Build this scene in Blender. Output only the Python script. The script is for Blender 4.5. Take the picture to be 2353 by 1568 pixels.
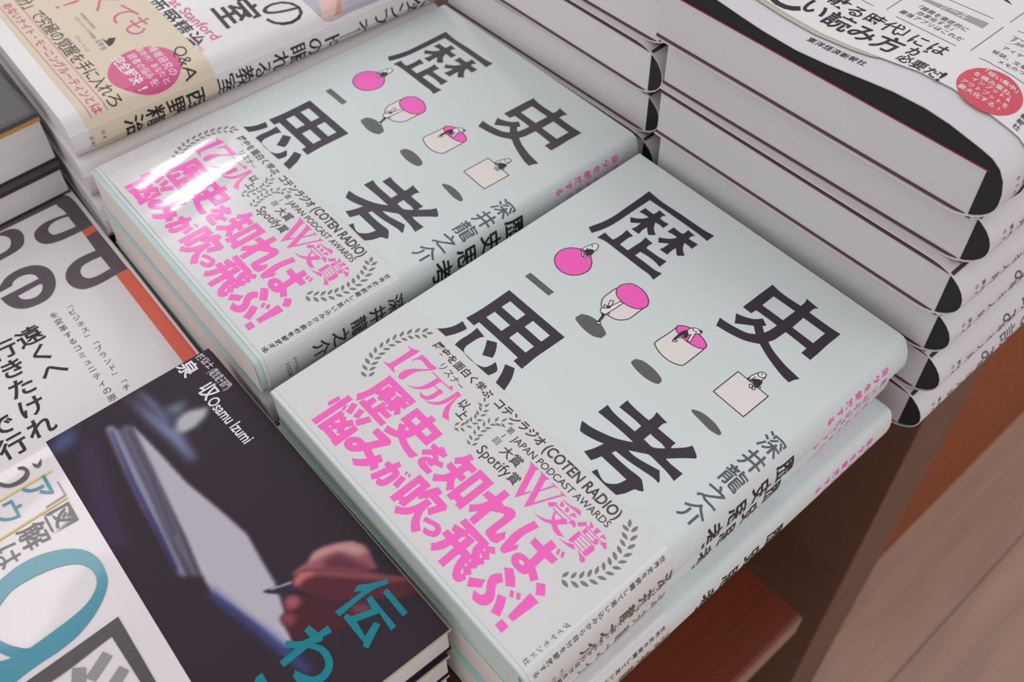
# -*- coding: utf-8 -*-
import bpy, bmesh, math, random
import numpy as np
from mathutils import Vector, Matrix
from mathutils.geometry import tessellate_polygon

for o in list(bpy.data.objects): bpy.data.objects.remove(o)
scene = bpy.context.scene
COL = scene.collection
MM = 0.001
Z0 = 0.7564            # height of the top cover of the front pile above the floor

# ------------------------------------------------------------------ camera
cam_d = bpy.data.cameras.new('camera'); cam = bpy.data.objects.new('camera', cam_d); COL.objects.link(cam)
cam_d.sensor_fit = 'HORIZONTAL'; cam_d.sensor_width = 36.0; cam_d.lens = 36.0*2420.0/2353.0
cam_d.clip_start = 0.01; cam_d.clip_end = 50
CR = [[0.66907555,0.74312238,-0.01034589],[0.57024167,-0.5222492,-0.63409796],[-0.47661551,0.41835978,-0.77318351]]
M = Matrix(((CR[0][0], -CR[1][0], -CR[2][0]), (CR[0][1], -CR[1][1], -CR[2][1]), (CR[0][2], -CR[1][2], -CR[2][2]))).to_4x4()
CAM = [0.223021,-0.082553,0.296531]
M.translation = Vector((CAM[0], CAM[1], CAM[2] + Z0))
cam.matrix_world = M
cam_d.dof.use_dof = True; cam_d.dof.focus_distance = 0.37; cam_d.dof.aperture_fstop = 16.0
scene.camera = cam

# ------------------------------------------------------------------ light
scene.view_settings.view_transform = 'Standard'; scene.view_settings.look = 'None'
scene.view_settings.gamma = 1.0; scene.view_settings.exposure = 0.0
scene.view_settings.use_curve_mapping = False
world = bpy.data.worlds.new('shop_light'); scene.world = world; world.use_nodes = True
wb = world.node_tree.nodes['Background']; wb.inputs[0].default_value = (0.985, 0.985, 1.0, 1); wb.inputs[1].default_value = 0.73
def area(name, loc, size, power, col=(1, 1, 1), target=(0, 0.05, Z0)):
    d = bpy.data.lights.new(name, 'AREA'); d.shape = 'RECTANGLE'; d.size, d.size_y = size; d.energy = power; d.color = col
    o = bpy.data.objects.new(name, d); COL.objects.link(o); o.location = loc
    o.rotation_euler = (Vector(target) - Vector(loc)).to_track_quat('-Z', 'Y').to_euler()
    return o
area('ceiling_lamp_left', (-1.9, -1.8, 2.9), (1.8, 1.2), 9, (1.0, 0.985, 0.97))
area('ceiling_lamp_right', (1.9, 1.4, 2.9), (0.8, 2.4), 7, (1.0, 0.97, 0.94))
area('ceiling_tube_far', (-3.62, 1.25, 2.95), (0.24, 1.1), 19.0, (1.0, 0.99, 1.0), (-0.1, 0.05, Z0))
area('ceiling_tube_near', (-1.62, -0.10, 2.95), (0.5, 0.26), 1.3, (1.0, 0.98, 0.94))

# ------------------------------------------------------------------ materials
def srgb(c):
    return tuple(((v/255.0)/12.92 if v/255.0 <= 0.04045 else ((v/255.0 + 0.055)/1.055)**2.4) for v in c) + (1.0,)
MATS = {}
def mat(name, col, rough=0.5, spec=0.5, grain=0.0, gscale=900.0, bump=0.0, coat=0.0, wscale=None, wamt=0.0, waxis='Z'):
    m = bpy.data.materials.new(name); m.use_nodes = True; nt = m.node_tree; b = nt.nodes['Principled BSDF']
    c = srgb(col); b.inputs['Base Color'].default_value = c; b.inputs['Roughness'].default_value = rough
    b.inputs['Specular IOR Level'].default_value = spec
    if coat: b.inputs['Coat Weight'].default_value = coat; b.inputs['Coat Roughness'].default_value = 0.06
    if grain or bump or wamt:
        tc = nt.nodes.new('ShaderNodeTexCoord')
        n = nt.nodes.new('ShaderNodeTexNoise'); n.inputs['Scale'].default_value = gscale; n.inputs['Detail'].default_value = 3
        nt.links.new(tc.outputs['Object'], n.inputs['Vector'])
        last = None
        if grain:
            mx = nt.nodes.new('ShaderNodeMixRGB'); mx.blend_type = 'MULTIPLY'; mx.inputs[0].default_value = grain
            mx.inputs[1].default_value = c; nt.links.new(n.outputs['Fac'], mx.inputs[2]); last = mx.outputs[0]
        if wamt:
            mp = nt.nodes.new('ShaderNodeMapping')
            mp.inputs['Scale'].default_value = {'Z': (2, 2, wscale), 'X': (wscale, 2, 2), 'Y': (2, wscale, 2)}[waxis]
            nt.links.new(tc.outputs['Object'], mp.inputs['Vector'])
            w = nt.nodes.new('ShaderNodeTexNoise'); w.inputs['Scale'].default_value = 1.0; w.inputs['Detail'].default_value = 4; w.inputs['Roughness'].default_value = 0.7
            nt.links.new(mp.outputs[0], w.inputs['Vector'])
            rp = nt.nodes.new('ShaderNodeValToRGB'); rp.color_ramp.elements[0].position = 0.3; rp.color_ramp.elements[1].position = 0.7
            rp.color_ramp.elements[0].color = (1 - wamt,)*3 + (1,); rp.color_ramp.elements[1].color = (1, 1, 1, 1)
            nt.links.new(w.outputs['Fac'], rp.inputs[0])
            m2 = nt.nodes.new('ShaderNodeMixRGB'); m2.blend_type = 'MULTIPLY'; m2.inputs[0].default_value = 1.0
            if last: nt.links.new(last, m2.inputs[1])
            else: m2.inputs[1].default_value = c
            nt.links.new(rp.outputs[0], m2.inputs[2]); last = m2.outputs[0]
            bp = nt.nodes.new('ShaderNodeBump'); bp.inputs['Strength'].default_value = 0.15; bp.inputs['Distance'].default_value = 0.0002
            nt.links.new(w.outputs['Fac'], bp.inputs['Height']); nt.links.new(bp.outputs[0], b.inputs['Normal'])
        if last: nt.links.new(last, b.inputs['Base Color'])
        if bump and not wamt:
            bp = nt.nodes.new('ShaderNodeBump'); bp.inputs['Strength'].default_value = bump; bp.inputs['Distance'].default_value = 0.0003
            nt.links.new(n.outputs['Fac'], bp.inputs['Height']); nt.links.new(bp.outputs[0], b.inputs['Normal'])
    MATS[name] = m; return m
mat('jacket_pale_mint', (217, 223, 223), 0.45, 0.3)
mat('band_white_gloss', (222, 219, 219), 0.16, 0.5, coat=0.5)
mat('card_mint', (194, 210, 208), 0.6)
mat('card_mint_deep', (180, 212, 200), 0.6)
mat('pages_cream', (236, 224, 216), 0.85, 0.2, wscale=5200, wamt=0.10)
mat('pages_mint_grey', (206, 213, 207), 0.85, 0.2, wscale=5200, wamt=0.08)
mat('pages_white', (214, 210, 210), 0.85, 0.2, wscale=4200, wamt=0.07)
mat('pages_lined', (232, 228, 226), 0.85, 0.2, wscale=2600, wamt=0.16)
mat('pages_grey', (226, 221, 221), 0.85, 0.2, wscale=3000, wamt=0.14)
mat('print_black', (58, 50, 58), 0.42, 0.35)
mat('print_black_foil', (66, 58, 66), 0.30, 0.6, bump=0.8, gscale=5000)
mat('print_ink', (48, 42, 46), 0.5, 0.3)
mat('print_fine', (44, 40, 42), 0.5)
mat('print_grey', (96, 94, 97), 0.4)
mat('print_leaf', (124, 120, 120), 0.35)
mat('print_pink', (255, 98, 196), 0.4)
mat('print_pink_gloss', (255, 98, 196), 0.16, coat=0.5)
mat('print_leaf_gloss', (124, 120, 120), 0.16, coat=0.5)
mat('print_ink_gloss', (66, 58, 60), 0.16, coat=0.5)
mat('print_cream', (236, 226, 222), 0.4)
mat('print_white', (238, 236, 238), 0.45)
mat('print_soft_ink', (92, 92, 98), 0.4)
mat('jacket_white', (216, 211, 215), 0.42)
mat('jacket_white_warm', (232, 226, 226), 0.4)
mat('band_beige', (226, 210, 186), 0.6)
mat('print_rose', (214, 84, 136), 0.5)
mat('print_mauve', (186, 178, 192), 0.42)
mat('print_skin', (226, 190, 182), 0.42)
mat('print_skin_deep', (206, 150, 128), 0.42)
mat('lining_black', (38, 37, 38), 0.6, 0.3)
mat('board_maroon', (92, 52, 60), 0.55)
mat('endpaper_magenta', (122, 26, 66), 0.6)
mat('print_red', (214, 76, 92), 0.4)
mat('print_bar_grey', (156, 156, 158), 0.4)
mat('cover_plum', (44, 30, 42), 0.42, 0.25)
mat('endpaper_beige', (206, 194, 164), 0.7)
mat('band_silver_white', (226, 216, 220), 0.2, 0.5, coat=0.8, bump=0.12, gscale=160)
mat('print_teal', (10, 128, 142), 0.42, 0.25)
mat('band_inside', (196, 188, 172), 0.7)
mat('print_teal_gloss', (34, 138, 160), 0.22, coat=0.8, bump=0.2, gscale=160)
mat('print_dark_gloss', (62, 54, 56), 0.22, coat=0.8, bump=0.2, gscale=160)
mat('print_grey_gloss', (140, 136, 136), 0.22, coat=0.8, bump=0.2, gscale=160)
mat('print_yellow', (232, 206, 110), 0.3)
mat('cover_white_community', (232, 228, 230), 0.42)
mat('print_letters', (92, 82, 90), 0.42)
mat('print_orange', (232, 104, 82), 0.45)
mat('cover_charcoal', (74, 70, 74), 0.45)
mat('cover_dark_brown', (56, 42, 48), 0.5)  # even dark brown of the cover boards on the charcoal pile
mat('board_ochre', (196, 142, 74), 0.6)
mat('wood_dark', (84, 43, 28), 0.45, 0.3, wscale=160, wamt=0.35, waxis='X')
mat('wood_red', (132, 62, 36), 0.4, 0.4, wscale=160, wamt=0.25, waxis='X')
mat('wood_edge', (116, 80, 66), 0.5, 0.3, grain=0.25, gscale=40)
mat('wood_orange', (150, 70, 14), 0.45, 0.3, wscale=60, wamt=0.22, waxis='Y')
mat('laminate_lip', (150, 108, 92), 0.4)

# ------------------------------------------------------------------ helpers
def link(name, me, mats, parent=None):
    o = bpy.data.objects.new(name, me); COL.objects.link(o)
    for m in mats: me.materials.append(MATS[m])
    if parent is not None: o.parent = parent
    return o
def mesh_from(verts, faces, scale=MM):
    me = bpy.data.meshes.new('m'); me.from_pydata([(x*scale, y*scale, z*scale) for x, y, z in verts], [], faces); me.update(); return me
def clean(me, bevel=0.0, smooth=False):
    bm = bmesh.new(); bm.from_mesh(me)
    if bevel: bmesh.ops.bevel(bm, geom=bm.edges[:], offset=bevel*MM, segments=2, affect='EDGES', profile=0.5)
    bmesh.ops.recalc_face_normals(bm, faces=bm.faces)
    if smooth:
        for e in bm.edges: e.smooth = len(e.link_faces) == 2 and e.calc_face_angle(3.0) < math.radians(38)
        for f in bm.faces: f.smooth = True
    bm.to_mesh(me); bm.free(); return me
def box(name, a, b, m, parent=None, bevel=0.0):
    (x0, y0, z0), (x1, y1, z1) = a, b
    v = [(x, y, z) for x in (x0, x1) for y in (y0, y1) for z in (z0, z1)]
    f = [(0, 1, 3, 2), (4, 6, 7, 5), (0, 4, 5, 1), (2, 3, 7, 6), (0, 2, 6, 4), (1, 5, 7, 3)]
    return link(name, clean(mesh_from(v, f), bevel), [m], parent)
# ---- shared geometry: everything in millimetres ----
def box_profile(W, T, r=3.0, bulge=1.0, skew=0.0):
    """book section: top edge from the fore edge (x=0), a flat-backed spine with soft shoulders, back underneath"""
    pts = [(0.0, 0.0), (W*0.5, 0.0), (W - r, 0.0)]
    pts += [(W - r*0.5, -r*0.10), (W - r*0.12, -r*0.38), (W + bulge*0.3, -r), (W + bulge*0.8, -T*0.3), (W + bulge, -T*0.5)]
    low = [(x, -T - z) for x, z in pts[:-1]]
    pts = pts + low[::-1]
    n = len(pts)
    return [(x + (skew*(-z/T) if 2 < i < n - 2 else 0.0), z) for i, (x, z) in enumerate(pts)]
def round_profile(W, T, r, bulge, arch=0.0):
    """book section with a fully rounded spine; arch lifts the top sheet in the middle"""
    pts = []
    for i in range(9):
        u = i/8.0
        pts.append(((W - r)*u, arch*math.sin(math.pi*min(1.0, u*1.02))))
    h = T/2.0
    k = 7
    q = []
    for i in range(1, k + 1):
        a = math.pi/2*i/k
        q.append((W - r + (r + bulge)*math.sin(a), -h*(1 - math.cos(a))))
    pts += q
    pts += [(x, -T - z) for x, z in q[:-1][::-1]]
    pts += [(W - r, -T), ((W - r)*0.5, -T), (0.0, -T)]
    return pts
def flat_profile(W): return [(0.0, 0.0), (W, 0.0)]
def arclen(P):
    s = [0.0]
    for a, b in zip(P, P[1:]): s.append(s[-1] + math.hypot(b[0] - a[0], b[1] - a[1]))
    return s

def normals(P):
    out = []
    for i in range(len(P)):
        a = P[max(0, i - 1)]; b = P[min(len(P) - 1, i + 1)]
        dx, dz = b[0] - a[0], b[1] - a[1]; L = math.hypot(dx, dz) or 1.0
        out.append((-dz/L, dx/L))
    return out
def offset(P, d):
    return [(x + nx*d, z + nz*d) for (x, z), (nx, nz) in zip(P, normals(P))]
def surf(P, S, s, off):
    """point and lift on the section at arc length s"""
    if s <= 0: i = 0
    elif s >= S[-1]: i = len(P) - 2
    else:
        i = 0
        while i < len(S) - 2 and s > S[i + 1]: i += 1
    (x0, z0), (x1, z1) = P[i], P[i + 1]; L = S[i + 1] - S[i] or 1.0; u = (s - S[i])/L
    N = surf.cache.get(id(P))
    if N is None: N = normals(P); surf.cache[id(P)] = N
    nx = N[i][0]*(1 - u) + N[i + 1][0]*u; nz = N[i][1]*(1 - u) + N[i + 1][1]*u
    return x0 + (x1 - x0)*u + nx*off, z0 + (z1 - z0)*u + nz*off
surf.cache = {}
KEEP = []
def shell(name, P, y0, y1, thick, m, parent, lift=0.0):
    """sheet of paper or card bent along the section P; y0,y1: functions of x"""
    KEEP.append(P)
    outer = offset(P, lift); inner = offset(P, lift - thick); n = len(P); v = []; f = []
    for Q in (outer, inner):
        for x, z in Q: v.append((x, y0(x), z))
        for x, z in Q: v.append((x, y1(x), z))
    O0, O1, I0, I1 = 0, n, 2*n, 3*n
    for i in range(n - 1):
        f += [(O0 + i, O0 + i + 1, O1 + i + 1, O1 + i), (I0 + i, I1 + i, I1 + i + 1, I0 + i + 1)]
        f += [(O0 + i, I0 + i, I0 + i + 1, O0 + i + 1), (O1 + i, O1 + i + 1, I1 + i + 1, I1 + i)]
    f += [(O0, O1, I1, I0), (O0 + n - 1, I0 + n - 1, I1 + n - 1, O1 + n - 1)]
    me = clean(mesh_from(v, f), smooth=True)
    return link(name, me, [m], parent)
def prism(name, pts, y0, y1, m, parent):
    """solid with section pts (x,z), from y0(x) to y1(x)"""
    n = len(pts); v = [(x, y0(x), z) for x, z in pts] + [(x, y1(x), z) for x, z in pts]
    f = [tuple(range(n)), tuple(range(2*n - 1, n - 1, -1))] + [(i, i + n, (i + 1) % n + n, (i + 1) % n) for i in range(n)]
    return link(name, clean(mesh_from(v, f)), [m], parent)

# ---- lettering -----------------------------------------------------
GL = {}
def glyph(txt, bold):
    k = (txt, bold)
    if k not in GL:
        c = bpy.data.curves.new('g', 'FONT'); c.body = txt; c.offset = bold; c.resolution_u = 3; c.dimensions = '2D'; c.fill_mode = 'FRONT'
        o = bpy.data.objects.new('g', c); COL.objects.link(o)
        dg = bpy.context.evaluated_depsgraph_get(); dg.update()
        me = bpy.data.meshes.new_from_object(o.evaluated_get(dg))
        V = [(v.co.x, v.co.y) for v in me.vertices]; Fc = [tuple(p.vertices) for p in me.polygons]
        bpy.data.meshes.remove(me); bpy.data.objects.remove(o); bpy.data.curves.remove(c)
        GL[k] = (V, Fc)
    return GL[k]
def soften(r, lim=48.0, nmin=7):
    """round the gentle bends of a traced outline, keep its corners"""
    n = len(r)
    if n < nmin: return r
    cor = []
    for i in range(n):
        a, b, c = r[i - 1], r[i], r[(i + 1) % n]
        d = math.atan2(c[1] - b[1], c[0] - b[0]) - math.atan2(b[1] - a[1], b[0] - a[0])
        d = abs((d + math.pi) % (2*math.pi) - math.pi); cor.append(d > math.radians(lim))
    out = []
    for i in range(n):
        j = (i + 1) % n; p1, p2 = r[i], r[j]; out.append(tuple(p1))
        if cor[i] and cor[j]: continue
        p0 = r[i - 1] if not cor[i] else p1; p3 = r[(j + 1) % n] if not cor[j] else p2
        L = math.hypot(p2[0] - p1[0], p2[1] - p1[1])
        l0 = math.hypot(p1[0] - p0[0], p1[1] - p0[1]) or L; l3 = math.hypot(p3[0] - p2[0], p3[1] - p2[1]) or L
        m1 = [(p2[k] - p0[k])*L/(l0 + L) if not cor[i] else (p2[k] - p1[k]) for k in (0, 1)]
        m2 = [(p3[k] - p1[k])*L/(l3 + L) if not cor[j] else (p2[k] - p1[k]) for k in (0, 1)]
        for q in (1, 2, 3):
            t = q/4.0; t2, t3 = t*t, t*t*t
            out.append(tuple((2*t3 - 3*t2 + 1)*p1[k] + (t3 - 2*t2 + t)*m1[k] + (-2*t3 + 3*t2)*p2[k] + (t3 - t2)*m2[k] for k in (0, 1)))
    return out
class Ink:
    """flat lettering and pictures gathered in (s, y) and wrapped on the section of a book"""
    def __init__(self): self.v = []; self.f = []; self.mi = []
    def add(self, V, Fc, mi):
        self.n = getattr(self, 'n', 0) + 1; z = (self.n % 6)*0.004
        b = len(self.v); self.v += [(p[0], p[1], z) for p in V]; self.f += [tuple(i + b for i in t) for t in Fc]; self.mi += [mi]*len(Fc)
    def add_split(self, V, Fc, mi):
        """heavy lettering: every facet a hair above or below its neighbours so that overlaps never coincide"""
        for q, t in enumerate(Fc):
            b = len(self.v); z = (q % 9)*0.003; self.v += [(V[i][0], V[i][1], z) for i in t]; self.f.append(tuple(range(b, b + len(t)))); self.mi.append(mi)
    def poly(self, rings, mi, round_all=False):
        rings = [soften(r, 110.0, 4) if round_all else soften(r) for r in rings]
        V = [tuple(p) for r in rings for p in r]
        tri = tessellate_polygon([[Vector((p[0], p[1], 0)) for p in r] for r in rings])
        self.add(V, [tuple(t) for t in tri], mi)
    def stroke(self, pts, w, closed, mi):
        n = len(pts)
        if closed: q = soften(pts, 60.0, 6); q = list(q) + [q[0]]
        elif n > 4:
            ext = list(pts) + [pts[-1]]; q = []
            for i in range(n - 1):
                p0, p1, p2, p3 = pts[max(0, i - 1)], pts[i], pts[i + 1], ext[i + 2]
                for k in range(3):
                    t = k/3.0; q.append(tuple(0.5*((2*p1[c]) + (-p0[c] + p2[c])*t + (2*p0[c] - 5*p1[c] + 4*p2[c] - p3[c])*t*t + (-p0[c] + 3*p1[c] - 3*p2[c] + p3[c])*t**3) for c in (0, 1)))
            q.append(tuple(pts[-1]))
        else: q = pts
        for a, b in zip(q[:-1], q[1:]):
            dx, dy = b[0] - a[0], b[1] - a[1]; L = math.hypot(dx, dy)
            if L < 1e-6: continue
            nx, ny, ex, ey = -dy/L*w/2, dx/L*w/2, dx/L*w*.3, dy/L*w*.3
            self.add([(a[0] + nx - ex, a[1] + ny - ey), (b[0] + nx + ex, b[1] + ny + ey), (b[0] - nx + ex, b[1] - ny + ey), (a[0] - nx - ex, a[1] - ny - ey)], [(3, 2, 1, 0)], mi)
    def entry(self, e, mi, ds=0.0, dy=0.0, round_all=False):
        R = [[(p[0] + ds, p[1] + dy) for p in r] for r in e[1]]
        if len(e) == 4: self.stroke(R[0], e[2], e[3], mi)
        else: self.poly(R, mi, round_all)
    def text(self, t, mi, ds=0.0, dy=0.0):
        _, kind, txt, s0, y0, dx, dyy, size, ang, bold, sx, sy = t
        a = math.radians(ang); ca, sa = math.cos(a), math.sin(a)
        if kind == 'c':
            vert = abs(dyy) > abs(dx)
            for i, ch in enumerate(txt):
                V, Fc = glyph(ch, bold)
                if not V: continue
                cx, cy = 0.5, 0.38
                if ord(ch) < 256:
                    xs = [p[0] for p in V]; cx = (min(xs) + max(xs))/2
                c2, s2 = ca, sa
                if vert and ch in 'ー「」（）―': c2, s2 = math.cos(a - math.pi/2), math.sin(a - math.pi/2)
                out = []
                for x, y in V:
                    u, w = (x - cx)*size*sx, (y - cy)*size*sy
                    out.append((s0 + ds + dx*i + u*c2 - w*s2, y0 + dy + dyy*i + u*s2 + w*c2))
                (self.add_split if bold > 0 else self.add)(out, Fc, mi)
        else:
            L, h = dx, size
            V, Fc = glyph(txt, bold); xs = [p[0] for p in V]; x0, x1 = min(xs), max(xs)
            kx = L/(x1 - x0); ky = h/0.70
            out = []
            for x, y in V:
                u, w = (x - x0)*kx, (y - 0.35)*ky
                out.append((s0 + ds + u*ca - w*sa, y0 + dy + u*sa + w*ca))
            (self.add_split if bold > 0 else self.add)(out, Fc, mi)
    def build(self, name, P, lift, mats, parent, slim=None, lifts=None, grid=None):
        if not self.f: return None
        S = arclen(P); KEEP.append(P)
        bm = bmesh.new(); vs = [bm.verts.new(p) for p in self.v]
        for t, k in zip(self.f, self.mi):
            try: fa = bm.faces.new([vs[i] for i in t]); fa.material_index = k
            except ValueError: pass
        bm.normal_update()
        bmesh.ops.reverse_faces(bm, faces=[fa for fa in bm.faces if fa.normal.z < 0])
        bmesh.ops.delete(bm, geom=[fa for fa in bm.faces if fa.calc_area() < 1e-9], context='FACES_ONLY')
        smin = min(v.co.x for v in bm.verts); smax = max(v.co.x for v in bm.verts)
        for sv in S[1:-1]:
            if smin < sv < smax:
                bmesh.ops.bisect_plane(bm, geom=bm.verts[:] + bm.edges[:] + bm.faces[:], plane_co=(sv, 0, 0), plane_no=(1, 0, 0), dist=1e-5)
        if grid:
            ymin = min(v.co.y for v in bm.verts); ymax = max(v.co.y for v in bm.verts)
            for ax in (0, 1):
                lo, hi = (smin, min(smax, 62.0)) if ax == 0 else (ymin, ymax)
                q = lo + grid
                while q < hi:
                    bmesh.ops.bisect_plane(bm, geom=bm.verts[:] + bm.edges[:] + bm.faces[:], plane_co=(q, 0, 0) if ax == 0 else (0, q, 0), plane_no=(1, 0, 0) if ax == 0 else (0, 1, 0), dist=1e-5)
                    q += grid if ax == 0 else 4*grid
        if slim:
            for co, no in (((slim[0], 0, 0), (-1, 0, 0)), ((slim[1], 0, 0), (1, 0, 0)), ((0, slim[2], 0), (0, -1, 0)), ((0, slim[3], 0), (0, 1, 0))):
                bmesh.ops.bisect_plane(bm, geom=bm.verts[:] + bm.edges[:] + bm.faces[:], plane_co=co, plane_no=no, clear_outer=True, dist=1e-5)
        lv = {}
        for fa in bm.faces:
            for v in fa.verts: lv[v] = (lifts[fa.material_index] if lifts else lift)
        for v in bm.verts:
            x, z = surf(P, S, v.co.x, lv.get(v, lift) + v.co.z); v.co = Vector((x*MM, v.co.y*MM, z*MM))
        me = bpy.data.meshes.new(name); bm.to_mesh(me); bm.free()
        return link(name, me, mats, parent)
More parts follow.
